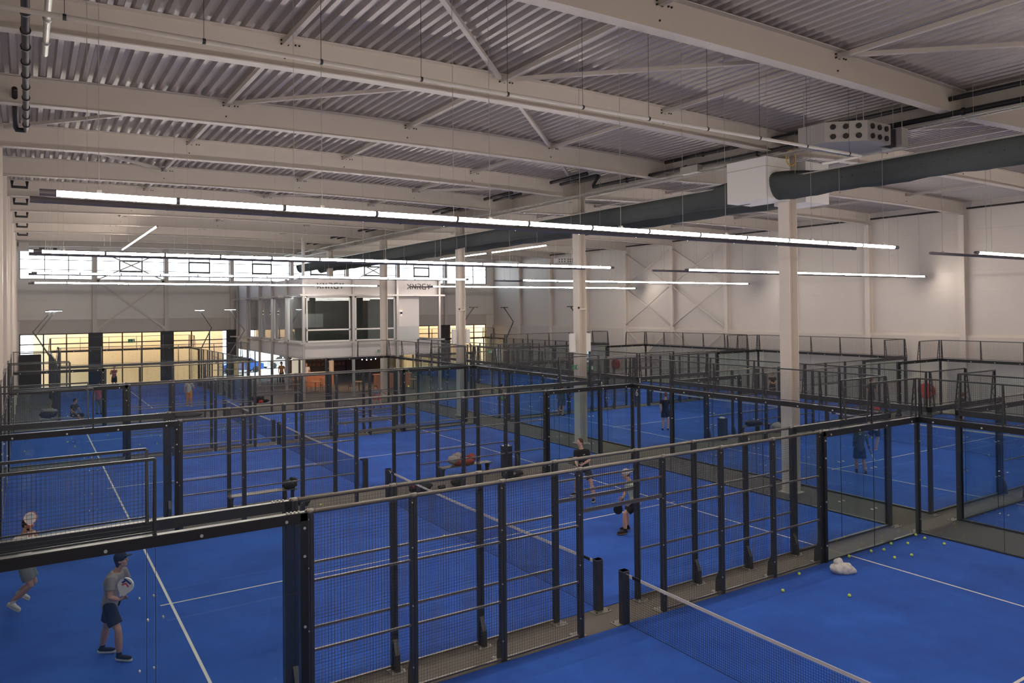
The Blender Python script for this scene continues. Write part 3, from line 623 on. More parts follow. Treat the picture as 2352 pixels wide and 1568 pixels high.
# ------------------------------------------------------------------ ducts, pipes, trays
def fabric_duct(X, y0, y1, z, lab, full=None):
    """D-shaped textile duct hung from a rail; `full` = y of the end that is inflated to a round section"""
    b = MB(); N = 60; K = 20; R = .45; vs = []; fs = []
    for i in range(N+1):
        y = y0 + (y1-y0)*i/N; d = abs(y - full) if full is not None else 99; f = max(0, 1 - d/2.2)
        f = f*f*(3-2*f)
        for k in range(K):
            a = 2*PI*k/K; cx, cz = math.cos(a), math.sin(a)
            w = R*(.86 + .14*f); up_ = (.06 + .94*f)*R*.62; dn = R*1.35 + .02*math.sin(y*2.3) + .012*math.sin(y*7.1)
            vs.append((X + w*cx, y, z + (cz*up_ if cz > 0 else cz*dn)))
    for i in range(N):
        for k in range(K): fs.append((i*K+k, i*K+(k+1)%K, (i+1)*K+(k+1)%K, (i+1)*K+k))
    fs.append(tuple(range(K))); fs.append(tuple(N*K+k for k in reversed(range(K))))
    b.add(vs, fs); t = b.build('fabric_duct', M['duct'], smooth=True); tag(t, lab, 'duct', 'dark textile air ducts')
    for s in (-1, 1): MB().bar((X+s*R*.90, y0, z), (X+s*R*.90, y1, z), .02, .035).build('duct_rail', M['galv'], t)
    h = MB(); y = y0 + .4
    while y < y1:
        for s in (-1, 1): h.tube([(X+s*R*.90, y, z), (X+s*R*.90, y, 11.3)], .004, 4)
        y += 1.5
    h.build('hanger', M['galv'], t)
    hh = MB(); y = y0 + .5
    while y < y1 and y < 20: hh.ball((X-R*.80, y, z-.28), .013, 6); y += .32
    hh.build('air_hole', M['black'], t)
fabric_duct(10.2, -12, 4.3, 9.78, 'dark textile air duct entering the white box from the right', 4.3)
fabric_duct(10.2, 5.4, 52.5, 9.80, 'long dark textile air duct running from the white box to the far windows', 5.4)
fabric_duct(12.0, 5.4, 52.5, 9.80, 'dark textile air duct on the far side of the column row', 5.4)
def airbox(x0, x1, y0, y1, lab):
    t = MB().box(x0, x1, y0, y1, 9.2, 10.5).build('air_box', M['white']); tag(t, lab, 'duct box', 'white duct plenum boxes')
    b = MB(); b.box(x0-.01, x1+.01, y0-.01, y1+.01, 10.2, 10.215); b.build('seam', M['greymetal'], t)
airbox(9.6, 10.75, 4.3, 5.8, 'white duct box left of the column with a dark round duct plugged into it')
airbox(11.4, 12.6, 4.2, 5.4, 'white duct box right of the column under the roof')
o = MB().tube([(10.35+.22*math.cos(a), 3.96, 10.45+.24*math.sin(a)) for a in [k*2*PI/24 for k in range(25)]], .018, 6, 0, False).build('hose_coil', M['yellow'], smooth=True); tag(o, 'coiled yellow cable hanging on the white duct box', 'cable')
def pipe(name, pts, r, m, lab, cat, grp=None, collars=None, par=None):
    b = MB(); b.tube(pts, r, 12)
    if collars:
        c = b; a, d = Vector(pts[0]), Vector(pts[1]); L = (d-a).length; k = collars/2
        while k < L: q = a + (d-a)*k/L; e = (d-a).normalized()*.03; c.tube([q-e, q+e], r*1.35, 10); k += collars
    o = b.build(name, M[m], smooth=True); tag(o, lab, cat, grp)
    return o
o = pipe('conduit_pipe', [(-10.2,0,9.54),(7.5,0,9.54),(7.68,0,9.54),(7.75,.08,9.54),(7.75,1.1,9.54)], .035, 'pvc', 'thin white pipe hanging across the hall in front of the roof beams', 'pipe')
h = MB()
for j in range(11): h.tube([(-9.0+j*1.62, 0, 9.54), (-9.0+j*1.62, 0, 11.38+cam_up(-9+j*1.6))], .004, 5); h.tube([(-9.02+j*1.62,0,9.54),(-8.98+j*1.62,0,9.54)], .04, 10)
h.build('hanger', M['steel_dk'], o)
pipe('drain_pipe', [(10.35,-12,11.0),(10.35,9.3,11.22)], .065, 'black', 'upper black pipe running lengthwise beside the middle girder', 'pipe', 'black roof pipes', 2.6)
pipe('drain_pipe', [(10.2,-12,10.55),(10.2,13.2,10.88)], .075, 'black', 'lower black pipe running lengthwise beside the middle girder', 'pipe', 'black roof pipes', 3.1)
pipe('drain_pipe', [(10.2,13.2,10.86),(10.2,13.28,10.86),(10.2,13.3,10.95),(10.2,12.9,11.3)], .06, 'black', 'short black pipe elbow at the far end of the girder pipes', 'pipe', 'black roof pipes')
pipe('drain_pipe', [(-9.41,-12,10.5),(-9.41,11.5,10.5),(-9.43,11.65,10.5),(-9.62,11.65,10.5),(-9.63,11.6,10.55),(-9.63,9.6,11.0)], .06, 'steel_dk', 'collared dark pipe overhead at the upper left with a U bend', 'pipe', 'black roof pipes', .9)
pipe('conduit_pipe', [(-9.12,-12,10.5),(-9.12,4.9,10.5)], .05, 'galv', 'short insulated metal pipe at the upper left beside the collared pipe', 'pipe', None, 1.2)
for k in range(5):
    y = GY[8+k] - 1.2; pipe('drain_pipe', [(-9.9,y,11.2),(-9.9,y,10.95),(-9.4,y,10.95),(-9.4,y,11.2)], .06, 'black', 'bent black pipe end by the left wall, %s from the near side' % ORD[k], 'pipe', 'black pipe bends by the left wall')
for k in range(2, 12):
    y0, y1 = GY[k]+.4, GY[k+1]-.4
    pipe('drain_pipe', [(XR-.45,y0,11.0),(XR-.45,y1,11.0)], .05, 'black', 'black pipe under the roof along the right wall, %s bay' % ORD[k-2], 'pipe', 'black pipes by the right wall')
    if k > 3:
        b = MB(); b.tube([(9.0,GY[k]+2.2,11.15),(9.0,GY[k]+4.6,11.15)], .07, 10); b.tube([(9.5,GY[k]+2.2,11.12),(9.5,GY[k]+4.6,11.12)], .06, 10)
        if k > 4: tag(b.build('roof_pipe', M['black'], smooth=True), 'pair of dark pipes high between far roof beams left of the girder, %s' % ORD[k-5], 'pipe', 'dark pipe pairs between far roof beams')
# cable tray
b = MB()
for s in (-.1, .1): b.bar((9.95+s,-12,10.42),(9.95+s,56,10.85), .02, .05)
for j in range(136): y = -11.8 + j*.5; z = 10.42 + .43*(y+12)/68; b.bar((9.85,y,z-.02),(10.05,y,z-.02), .012, .012)
for s in (-.05, 0, .05): b.tube([(9.95+s,-12,10.43),(9.95+s,56,10.86)], .012, 6)
o = b.build('cable_tray', M['galv']); tag(o, 'long galvanised cable tray hanging beside the textile duct', 'cable tray')
for j in range(34): y = -11.5+j*2; MB().tube([(9.95,y,10.42+.43*(y+12)/68),(9.95,y,11.38)], .004, 4).build('hanger', M['galv'], o)
b = MB(); b.box(9.75,10.0,7.2,8.0,10.5,10.75); tag(b.build('junction_box', M['galv']), 'small metal junction box on the cable tray left of the white duct box', 'box')
# air units
def air_unit(x, y, z, s, lab, rz=0):
    t = empty('air_unit', (x, y, z), lab, 'air unit', 'hanging nozzle air units', rz)
    P = [(-1.0,.8),(-1.0,.05),(-.3,-.65),(.7,-.65),(.7,-.35),(1.2,-.35),(1.2,-.65),(1.5,-.65),(1.5,.8)]; P = [(a*s, c*s) for a, c in P]
    MB().prism(list(reversed(P)), 0, .5*s, 0, 'z').build('casing', M['greymetal'], t)
    MB().box(.72*s, 1.18*s, -.5*s, -.36*s, .02*s, .48*s).build('intake_grille', M['black'], t)
    for a, c in (((-1.0,.05),(-.3,-.65)), ((-.3,-.65),(.7,-.65))):
        a, c = Vector((*a, 0))*s, Vector((*c, 0))*s; L = (c-a).length; d = (c-a)/L; nr = Vector((d.y, -d.x, 0))
        for j in range(3):
            for zz in (.13, .37):
                q = a + d*L*(.2 + .3*j) + Vector((0,0,zz*s)); MB().tube([q - nr*.005, q + nr*.035*s], .068*s, 16).build('nozzle', M['black'], t)
    for u, v in ((-.9,.7),(1.4,.7),(-.3,-.55),(1.4,-.55)): MB().tube([(u*s,v*s,.5*s),(u*s,v*s,11.39-z)], .012, 6).build('hanger', M['galv'], t)
air_unit(8.27, .65, 9.95, 1.0, 'grey hanging air unit with black round nozzles near the top right')
air_unit(-8.2, 52, 10.35, .5, 'small white hanging air unit with nozzles in the far left corner')
air_unit(27.4, 38, 9.6, .75, 'small hanging air unit with nozzles before the right wall')
air_unit(29.5, 50, 9.9, .6, 'farthest hanging air unit near the far right corner')
b = MB(); b.box(-9.9,-9.3,51.5,52.2,10.3,10.9); tag(b.build('fan_heater', M['greymetal']), 'square grey unit by the left wall under the roof in the far corner', 'heater')
# exit signs, speakers, cameras on the column with exit signs
cy = GY[8]
cy = 15.44 if True else cy
def onbox(name, x0, x1, y0, y1, z0, z1, m, lab, cat, grp=None): return tag(MB().box(x0,x1,y0,y1,z0,z1).build(name, M[m]), lab, cat, grp)
for s, nm in ((-1, 'left'), (1, 'right')):
    for q, (xc, yy, cn) in enumerate(((COLX, 15.37, 'column with exit signs'), (COLX, 26.11, 'farther column left of it'))):
        o = onbox('wall_heater', xc+s*.42-.12, xc+s*.42+.12, yy-.08, yy+.08, 4.0, 4.8, 'white', 'white upright box on the %s side of the %s' % (nm, cn), 'speaker', 'white boxes on the columns')
        MB().box(xc+s*.20, xc+s*.31, yy-.03, yy+.03, 4.3, 4.5).build('bracket', M['column'], o) if s > 0 else MB().box(xc-.31, xc-.20, yy-.03, yy+.03, 4.3, 4.5).build('bracket', M['column'], o)
def exit_sign(x, y, z, lab, w=.30):
    t = MB().box(x-w/2, x+w/2, y-.03, y+.01, z, z+w*.6).build('exit_sign', M['green']); tag(t, lab, 'sign', 'green exit signs')
    b = MB(); h = w*.6; b.ball((x-.05*w/.3, y-.034, z+h*.75), (.018,.004,.018), 8); b.bar((x-.05*w/.3,y-.034,z+h*.65),(x-.06*w/.3,y-.034,z+h*.38), .035, .006, 0, (0,1,0)); b.bar((x-.06*w/.3,y-.034,z+h*.4),(x-.02,y-.034,z+h*.12), .018, .006, 0, (0,1,0)); b.bar((x-.06*w/.3,y-.034,z+h*.4),(x-.10,y-.034,z+h*.15), .018, .006, 0, (0,1,0)); b.box(x+.05*w/.3, x+.12*w/.3, y-.036, y-.03, z+h*.12, z+h*.88)
    b.build('pictogram', M['white'], t)
exit_sign(10.72, 15.30, 3.25, 'green exit sign on the left of the nearest visible column face'); exit_sign(11.40, 15.10, 3.20, 'green exit sign on the right of the same column')
exit_sign(11.6, 38.9, 2.95, 'green exit sign hanging under the office front')
exit_sign(-2.2, 57.9, 3.45, 'green exit sign on the far window wall at the left', .5)
exit_sign(15.6, 30.5, 3.1, 'green exit sign farther back between the courts')
for q, yy in enumerate((15.4, 26.1)):
    t = MB().box(10.86, 11.24, yy-.24, yy-.20, 5.85, 5.9).build('camera_bracket', M['galv']); tag(t, 'security camera on the %s aisle column' % ('exit sign' if q == 0 else 'farther'), 'camera', 'column cameras'); MB().ball((10.84,yy-.24,5.93), .05, 10).build('camera_eye', M['black'], t, smooth=True)
# fire hose reels on the right wall
for (yy, zz, lab) in ((11.9, 1.15, 'red fire hose reel on the right wall, nearer one'), (38.0, 1.15, 'red fire hose reel on the right wall, farther one')):
    t = empty('hose_reel', (XR-.18, yy, zz), lab, 'fire hose', 'red fire hose reels')
    b = MB()
    for u in (-.30, -.06): b.tube([(u-.03,0,0),(u,0,0)], .42, 28)
    b.build('disc', M['red'], t, smooth=False)
    MB().tube([(-.28,0,0),(-.06,0,0)], .36, 24).build('hose', M['red'], t, smooth=True)
    MB().box(-.06,.0,-.12,.12,-.12,.12).build('bracket', M['red'], t)
# ------------------------------------------------------------------ raised office box and cafe
OX0, OX1, OY0, OY1 = 6.2, 16.4, 39.05, 58.1
of = empty('raised_office', (OX0, OY0, 0), 'white raised office box with glass front and large wall lettering over the cafe', 'office')
def op(b, name, mats): 
    b.v = [(p[0]-OX0, p[1]-OY0, p[2]) for p in b.v]; return b.build(name, mats, of)
op(MB().box(OX0, OX1, OY0, OY0+.12, 2.72, 3.78), 'front_panel', M['office'])
op(MB().box(OX0, OX1, OY0, OY0+.12, 6.95, 8.12), 'front_panel', M['office'])
op(MB().box(OX0, OX0+.12, OY0+.12, OY1, 2.72, 3.78), 'side_panel', M['office'])
op(MB().box(OX0, OX0+.12, OY0+.12, OY1, 6.95, 8.12), 'side_panel', M['office'])
op(MB().box(OX1-.12, OX1, OY0+.12, OY1, 2.72, 3.78), 'side_panel', M['office'])
op(MB().box(OX0, OX1, OY0, OY1, 2.66, 2.74), 'underside', M['office'])
op(MB().box(OX0+.1, OX1-.1, OY0+.1, OY1, 3.55, 3.7), 'office_floor', M['greymetal'])
op(MB().box(OX0+.1, OX1-.1, OY0+.1, OY1, 7.0, 7.12), 'office_ceiling', M['white'])
op(MB().box(OX0, OX0+.12, 53.8, OY1, 3.78, 6.95), 'side_panel', M['office'])
op(MB().box(13.05, 15.2, OY0+.9, OY0+1.0, 3.7, 7.0), 'recessed_wall', M['office'])
op(MB().box(13.0, 13.1, OY0+.1, OY1, 3.7, 7.0), 'partition', M['office'])
op(MB().box(6.9, 13.0, 44.5, 44.6, 3.7, 7.0), 'back_partition', mat('dark_partition', (.10,.095,.085), .7))
op(MB().box(7.4, 8.9, 43.0, 43.06, 4.7, 5.7), 'whiteboard', M['officeglass'] if False else M['greymetal'])
for i, x in enumerate((OX0-.04, 9.66, 12.98, 16.36)):
    b = MB(); b.box(x-.08, x+.08, OY0-.22, OY0-.04, 0, 10.8 if i == 0 else 8.2); b.box(x-.13, x+.13, OY0-.27, OY0+.01, 0, .03); op(b, 'outer_post', M['greymetal'])
for i, y in enumerate((42.6, 46.3, 49.9, 53.7, 57.4)):
    b = MB(); b.box(OX0-.20, OX0-.04, y-.08, y+.08, 0, 8.2); op(b, 'outer_post', M['greymetal'])
    for z in (3.75, 6.95): op(MB().bar((OX0-.7,y,z),(OX0,y,z), .10, .12), 'outrigger', M['greymetal'])
for z in (3.74, 6.98):
    op(MB().box(OX0-.3, OX1+.35, OY0-.32, OY0-.22, z-.06, z+.06), 'front_rail', M['greymetal'])
    op(MB().box(OX0-.3, OX0-.2, OY0, OY1, z-.05, z+.05), 'side_rail', M['greymetal'])
def win(xa, xb, y, z0, z1, trans=4.62, doorx=None):
    b = MB()
    for (a, c, d, e) in ((xa, xb, z0, z0+.09), (xa, xb, z1-.09, z1), (xa, xa+.09, z0, z1), (xb-.09, xb, z0, z1), (xa, xb, trans-.05, trans+.05)): b.box(a, c, y-.03, y+.05, d, e)
    op(b, 'window_frame', M['white']); op(MB().box(xa+.05, xb-.05, y, y+.012, z0+.05, z1-.05), 'pane', M['officeglass'])
win(6.4, 9.5, OY0+.02, 3.80, 6.90); win(9.85, 12.1, OY0+.02, 3.80, 6.90); win(12.15, 12.85, OY0+.02, 3.80, 6.90)
for (ya, yb) in ((OY0+.2, 42.5), (42.7, 46.2), (46.4, 49.8), (50.0, 53.6)):
    b = MB()
    for (a, c, d, e) in ((ya, yb, 3.8, 3.87), (ya, yb, 6.85, 6.92), (ya, ya+.07, 3.8, 6.9), (yb-.07, yb, 3.8, 6.9)): b.box(OX0+.02, OX0+.09, a, c, d, e)
    op(b, 'window_frame', M['white']); op(MB().box(OX0+.05, OX0+.06, ya, yb, 3.85, 6.88), 'pane', M['winglass'])
op(MB().box(13.1, 16.3, OY0+.04, OY0+.055, 3.78, 4.75), 'balustrade', M['winglass'])
op(MB().box(7.2, 9.2, 47.0, 55.5, 3.7, 7.0), 'inner_room', M['office'])
for k, (ax, ay, bx, by) in enumerate(((6.8,40,7.5,42.6),(7.3,40,8.2,43),(6.6,42.8,7.2,44.8))): op(MB().bar((ax,ay,6.9),(bx,by,6.9), .06, .03), 'ceiling_light', M['lamp'])
# lettering: split X, N, R, G, Y
LET = {'X': [(0,1,.34,.62),(.66,.38,1,0),(0,0,.34,.38),(.66,.62,1,1)], 'N': [(0,0,0,.62),(0,1,.95,0),(.95,.2,.95,1)],
 'R': [(0,0,0,.62),(0,1,.7,1),(.7,1,.92,.85),(.92,.85,.92,.6),(.92,.6,.7,.45),(.3,.45,.7,.45),(.55,.45,.95,0)],
 'G': [(.95,1,.2,1),(.2,1,0,.8),(0,.8,0,.2),(0,.2,.2,0),(.2,0,.95,0),(.95,0,.95,.5),(.95,.5,.5,.5)], 'Y': [(0,1,.45,.5),(.95,1,.45,.5),(.45,.5,.45,0)]}
def letters(x, y, z, h, pitch, lw, axis='x'):
    for i, ch in enumerate('XNRGY'):
        b = MB(); cx = x + i*pitch
        for a0, b0, a1, b1 in LET[ch]:
            p = (cx+a0*lw, y, z+b0*h); q = (cx+a1*lw, y, z+b1*h)
            b.bar(p, q, h*.13, .03, 0, (0,1,0))
        op(b, 'sign_letter', M['dark'])
letters(13.85, OY0-.02, 7.43, .37, .40, .27); letters(7.15, OY0-.02, 7.43, .37, .40, .27)
def sconce(x, y, z, nx, ny, lab):
    t = MB().box(x-.05, x+.05, y-.05, y+.05, z-.10, z+.10).build('wall_lamp', M['black']); tag(t, lab, 'wall lamp', 'up and down wall lamps')
    MB().box(x-.035, x+.035, y-.035, y+.035, z+.101, z+.105).build('bulb', M['warm'], t); MB().box(x-.035, x+.035, y-.035, y+.035, z-.105, z-.101).build('bulb', M['warm'], t)
sconce(13.75, OY0+.83, 5.7, 0, -1, 'black wall lamp on the white wall at the right end of the office')
for yy, s in ((48.4, 'left'), (50.6, 'middle'), (53.0, 'right')): sconce(7.13, yy, 5.8, -1, 0, 'black wall lamp behind the side glass of the office, %s of three' % {'left':'rightmost','middle':'middle','right':'leftmost'}[s])
# cafe under the office
struct(MB().box(10.2, OX1, 56.0, 56.15, 0, 2.66).build('trim_30', M['darkwood'])); struct(MB().box(OX1-.1, OX1, 46, 56.0, 0, 2.66).build('trim_31', M['darkwood']))
t = empty('bar_counter', (9.4, 46.8, 0), 'orange wood bar counter with white top in the cafe under the office', 'counter')
MB().box(-1.6, 1.5, -.3, .3, 0, 1.05).build('front', M['wood'], t); MB().box(-1.75, 1.65, -.4, .4, 1.05, 1.12).build('worktop', M['white'], t)
t = empty('bar_counter', (14.2, 42.6, 0), 'orange lit wooden counter behind the right part of the cafe', 'counter')
MB().box(-1.4, 1.4, -.3, .3, 0, 1.0).build('front', M['wood'], t); MB().box(-1.5, 1.5, -.35, .35, 1.0, 1.06).build('worktop', M['wood'], t)
t = empty('drinks_shelf', (13.4, 55.6, 0), 'dark shelf unit with bottles at the back of the cafe', 'shelf')
b = MB(); 
for z in (.9, 1.4, 1.9): b.box(-2, 2, -.2, .2, z, z+.04)
for u in (-2, 0, 2): b.box(u-.03, u+.03, -.2, .2, 0, 2.3)
b.build('rack', M['darkwood'], t)
b = MB()
for j in range(30):
    for z in (.94, 1.44, 1.94): b.tube([(-1.9+j*.13, 0, z), (-1.9+j*.13, 0, z+.2), (-1.9+j*.13, 0, z+.3)], [.035,.035,.012], 7, j % 3)
b.build('bottle', [M['wood'], M['greymetal'], M['red']], t)['kind'] = 'stuff'
t = empty('string_lights', (0,0,0), 'drooping string of small warm bulbs under the office', 'string lights')
pts = []
for k in range(25):
    u = k/24; pts.append((6.9 + 6.4*u, 47.5 - 5.5*u, 2.5 - .28*math.sin(PI*((u*3) % 1))))
MB().tube(pts, .006, 5).build('cord', M['black'], t)
b = MB(); [b.ball((p[0], p[1], p[2]-.05), .035, 8) for p in pts]; b.build('bulb', M['lamp'], t)
def chair(x, y, rz, lab, m='darkwood', h=.45):
    t = empty('cafe_chair', (x, y, 0), lab, 'chair', 'cafe chairs and stools', rz)
    b = MB(); b.box(-.2,.2,-.2,.2,h-.02,h+.02); b.build('seat', M[m], t)
    b = MB(); b.box(-.2,.2,.17,.2,h+.2,h+.42); b.bar((-.18,.19,h),(-.18,.2,h+.4),.02,.02); b.bar((.18,.19,h),(.18,.2,h+.4),.02,.02); b.build('backrest', M[m], t)
    for u in (-.18,.18):
        for v in (-.18,.18): MB().bar((u,v,h),(u*1.15,v*1.15,0), .022, .022).build('leg', M['steel'], t)
def table(x, y, lab, r=.4, h=.74, m='wood'):
    t = empty('cafe_table', (x, y, 0), lab, 'table', 'cafe tables')
    MB().tube([(0,0,h-.03),(0,0,h)], r, 20).build('top', M[m], t); b = MB(); b.tube([(0,0,.03),(0,0,h-.03)], .03, 8); b.tube([(0,0,0),(0,0,.03)], .22, 16); b.build('pedestal', M['black'], t)
table(7.4, 49.6, 'round wooden cafe table near the bright opening'); table(8.4, 43.3, 'round wooden cafe table in front of the orange counter'); table(11.0, 41.3, 'round wooden cafe table below the middle of the office'); table(15.0, 40.6, 'round cafe table below the right end of the office')
chair(6.75, 49.3, 1.2, 'wooden cafe chair left of the table near the bright opening', 'wood'); chair(8.1, 49.9, -1.4, 'wooden cafe chair right of the table near the bright opening', 'wood')
chair(7.8, 43.0, 1.5, 'cafe chair left of the table before the orange counter', 'wood'); chair(9.1, 43.5, -1.5, 'cafe chair right of the table before the orange counter', 'wood')
chair(10.4, 41.2, 1.5, 'dark chair left of the table below the middle of the office'); chair(11.7, 41.6, -1.6, 'dark chair right of the table below the middle of the office')
chair(7.7, 45.9, 3.0, 'tall stool at the left end of the orange bar', 'wood', .7); chair(9.9, 45.9, 3.1, 'tall stool at the right end of the orange bar', 'wood', .7)
t = MB().box(10.4, 11.4, 56.5, 56.55, .2, 2.6).build('wall_banner', mat('banner', (.8,.75,.6), .7, emit=(1,.9,.7), es=.5)); tag(t, 'lit cream panel with a dark mark at the back of the cafe', 'panel'); t.location = (0,-.7,0)
pl = bpy.data.lights.new('cafe_lamp', 'POINT'); pl.energy = 90; pl.color = (1,.62,.35); pl.shadow_soft_size = .2; po = bpy.data.objects.new('cafe_lamp', pl); COL.objects.link(po); po.location = (12.8, 44.0, 2.2); tag(po, 'warm lamp above the right cafe counter', 'lamp')
po = po.copy(); COL.objects.link(po); po.location = (9.6, 45.6, 2.3); tag(po, 'warm lamp above the orange bar', 'lamp')
# ------------------------------------------------------------------ people
UA = Vector((.842, -.539, 0)); DA = Vector((-.539, -.842, 0))   # local axes of the poses: u sideways, d, z up
SKIN = mat('skin', (.50,.27,.19), .55, noise=.06, nscale=14); SKINP = mat('skin_pale', (.56,.33,.25), .55, noise=.05, nscale=14)
EYE = mat('eye', (.03,.02,.02), .3); LIP = mat('lip', (.36,.12,.10), .5)
def cloth(name, c): return mat(name, c, .85, noise=.12, nscale=18)
def person(label, origin, J, cols, opt={}):
    """J: joints (u, d, z). cols: shirt, shorts, hair, sock, shoe, sole"""
    o3 = Vector((origin[0], origin[1], origin[2] if len(origin) > 2 else .012))
    root = empty('person', o3, label, 'person', 'players and visitors')
    G = lambda t: UA*t[0] + DA*t[1] + Vector((0,0,t[2] if len(t) > 2 else 0))
    P = {k: G(v) for k, v in J.items()}
    vox = opt.get('vox', .012); sk = opt.get('skin', SKIN); K = opt.get('scale', 1.0)
    F = G((*J['face'], 0)) if len(J['face']) == 2 else G(J['face']); F.normalize()
    def fin(b, name, m, v=None, it=3, sub=True):
        o = b.build(name, m, root, smooth=True)
        r = o.modifiers.new('r', 'REMESH'); r.mode = 'VOXEL'; r.voxel_size = v or vox; r.use_smooth_shade = True
        s = o.modifiers.new('s', 'SMOOTH'); s.factor = .5; s.iterations = it
        return o
    def limb(b, ps, rs, n=12, cap=True):
        pts = []; rr = []
        for i in range(len(ps)-1):
            for t in (0, .25, .5, .75):
                pts.append(ps[i].lerp(ps[i+1], t)); rr.append(rs[i][0]*(1-t) + rs[i+1][0]*t + (rs[i][1] * math.sin(PI*t)))
        pts.append(ps[-1]); rr.append(rs[-1][0])
        b.tube(pts, rr, n); b.ball(ps[0], rs[0][0]*.98, n); 
        if cap: b.ball(ps[-1], rs[-1][0]*.98, n)
    sh = (P['shR'] - P['shL']).normalized(); hp = (P['hipR'] - P['hipL']).normalized()
    def torso(b, g, zlo=0, zhi=1, bottom=None):
        pel, che, nk = P['pelvis'], P['chest'], P['neck']
        sec = [(pel.lerp(che, -.22), .155, .115, hp), (pel, .16, .12, hp), (pel.lerp(che, .45), .138, .102, hp), (pel.lerp(che, .8), .155, .115, sh), (che, .17, .122, sh), (che.lerp(nk, .5), .178, .108, sh), (che.lerp(nk, .85), .11, .08, sh)]
        sec = [s for i, s in enumerate(sec) if zlo <= i/6 <= zhi]; vs = []; N = 20; axis = (nk - pel).normalized()
        for c, w_, d_, side in sec:
            side = (side - axis*side.dot(axis)).normalized(); fr = axis.cross(side)
            for k in range(N):
                a = 2*PI*k/N; vs.append(c + side*(w_+g)*math.cos(a) + fr*(d_+g)*math.sin(a))
        fs = [(i*N+k, i*N+(k+1)%N, (i+1)*N+(k+1)%N, (i+1)*N+k) for i in range(len(sec)-1) for k in range(N)]
        fs += [tuple(reversed(range(N))), tuple((len(sec)-1)*N+k for k in range(N))]
        b.add(vs, fs)
    # body: one continuous surface
    b = MB(); torso(b, -.008); H = P['head']; up = (H - P['neck']).normalized(); up = (Vector((0,0,1))*.75 + up*.25).normalized()
    if 'tilt' in opt: up = G(opt['tilt']).normalized()
    F = (F - up*F.dot(up)).normalized(); S = up.cross(F)
    b.ball(H + up*.022, (.081, .097, .108), 20, axes=(S, F, up)); b.ball(H - up*.045 + F*.018, (.060, .070, .080), 16, axes=(S, F, up))
    b.ball(H - up*.095 + F*.062, (.026, .022, .020), 10, axes=(S, F, up))
    b.ball(H - up*.012 + F*.098, (.012, .018, .024), 10, axes=(S, F, up)); b.ball(H - up*.026 + F*.106, (.014, .014, .012), 10, axes=(S, F, up))
    b.ball(H + up*.022 + F*.084, (.05, .014, .011), 10, axes=(S, F, up))
    for s in (-1, 1): b.ball(H + S*.077*s - F*.004 - up*.008, (.010, .022, .032), 10, axes=(S, F, up)); b.ball(H + S*.045*s + F*.062 - up*.035, (.022, .02, .02), 8, axes=(S, F, up))
    limb(b, [P['neck'].lerp(P['chest'], .25), H - up*.06 - F*.012], [(.062, 0), (.053, 0)])
    for s in ('R', 'L'):
        limb(b, [P['sh'+s], P['el'+s], P['wr'+s]], [(.054, .006), (.040, .010), (.027, 0)])
        limb(b, [P['hip'+s], P['kn'+s], P['an'+s]], [(.086, .006), (.056, .016), (.038, 0)])
        b.ball(P['kn'+s], .056, 12); b.ball(P['an'+s] - Vector((0,0,.03)), .038, 10)
        # hand: palm, four curled fingers, thumb
        W_ = P['wr'+s]; hd = (P['ha'+s] - W_).normalized(); ref = G(J.get('grip'+s, (0, .2, 1))).normalized()
        ac = (ref - hd*ref.dot(hd)).normalized(); nr = hd.cross(ac)
        b.ball(W_ + hd*.052, (.040, .016, .052), 12, axes=(ac, nr, hd)); limb(b, [W_, W_ + hd*.03], [(.025,0),(.027,0)])
        cu = opt.get('curl'+s, .9)
        for q, L in enumerate((.072, .080, .075, .058)):
            base = W_ + hd*.092 + ac*(.030 - .020*q); c1, c2 = math.cos(cu*.6), math.sin(cu*.6); c3, c4 = math.cos(cu*1.7), math.sin(cu*1.7)
            p1 = base + (hd*c1 + nr*c2)*L*.5; p2 = p1 + (hd*c3 + nr*c4)*L*.5
            limb(b, [base - hd*.015, base, p1, p2], [(.010,0),(.0095,0),(.0088,0),(.0078,0)], 8)
        tb = W_ + hd*.03 + ac*.034; limb(b, [tb, tb + (hd*.55 + ac*.55 + nr*.35)*.040, tb + (hd*.9 + ac*.35 + nr*.75)*.062], [(.0125,0),(.011,0),(.009,0)], 8)
    fin(b, 'body', sk, min(vox, opt.get('bv', .0075)), 2)
    e = MB()
    for s in (-1, 1): e.ball(H + S*.030*s + F*.0905 + up*.004, (.010,.006,.006), 8, axes=(S, F, up))
    e.build('eyes', EYE, root, smooth=True)
    l = MB(); l.ball(H - up*.062 + F*.083, (.020,.007,.007), 8, axes=(S, F, up)); l.build('mouth', LIP, root, smooth=True)
    b = MB()                                         # hair
    if opt.get('hair', 1):
        b.ball(H + up*.040 - F*.014, (.091, .099, .101), 20, axes=(S, F, up)); b.ball(H + up*.005 - F*.045, (.085, .066, .082), 16, axes=(S, F, up))
        if opt.get('long'): b.ball(H - up*.06 - F*.055, (.070, .045, .07), 14, axes=(S, F, up)); b.ball(H - up*.02 - F*.01, (.085, .045, .06), 14, axes=(S, F, up))
        fin(b, 'hair', cols['hair'], .009, 2)
    if opt.get('beard'): b = MB(); b.ball(H - up*.072 + F*.035, (.060, .062, .050), 14, axes=(S, F, up)); fin(b, 'beard', cols['hair'], .009, 2)
    if 'cap' in cols:
        b = MB(); b.ball(H + up*.052 - F*.008, (.100, .110, .098), 24, axes=(S, F, up)); fb = -1 if opt.get('capback') else 1
        b.ball(H + up*.062 + F*.125*fb, (.070, .072, .010), 16, axes=(S, F, up)); fin(b, 'cap', cols['cap'], .007, 2)
    # clothes
    b = MB(); torso(b, .012, .0 if opt.get('untuck', 1) else .15)
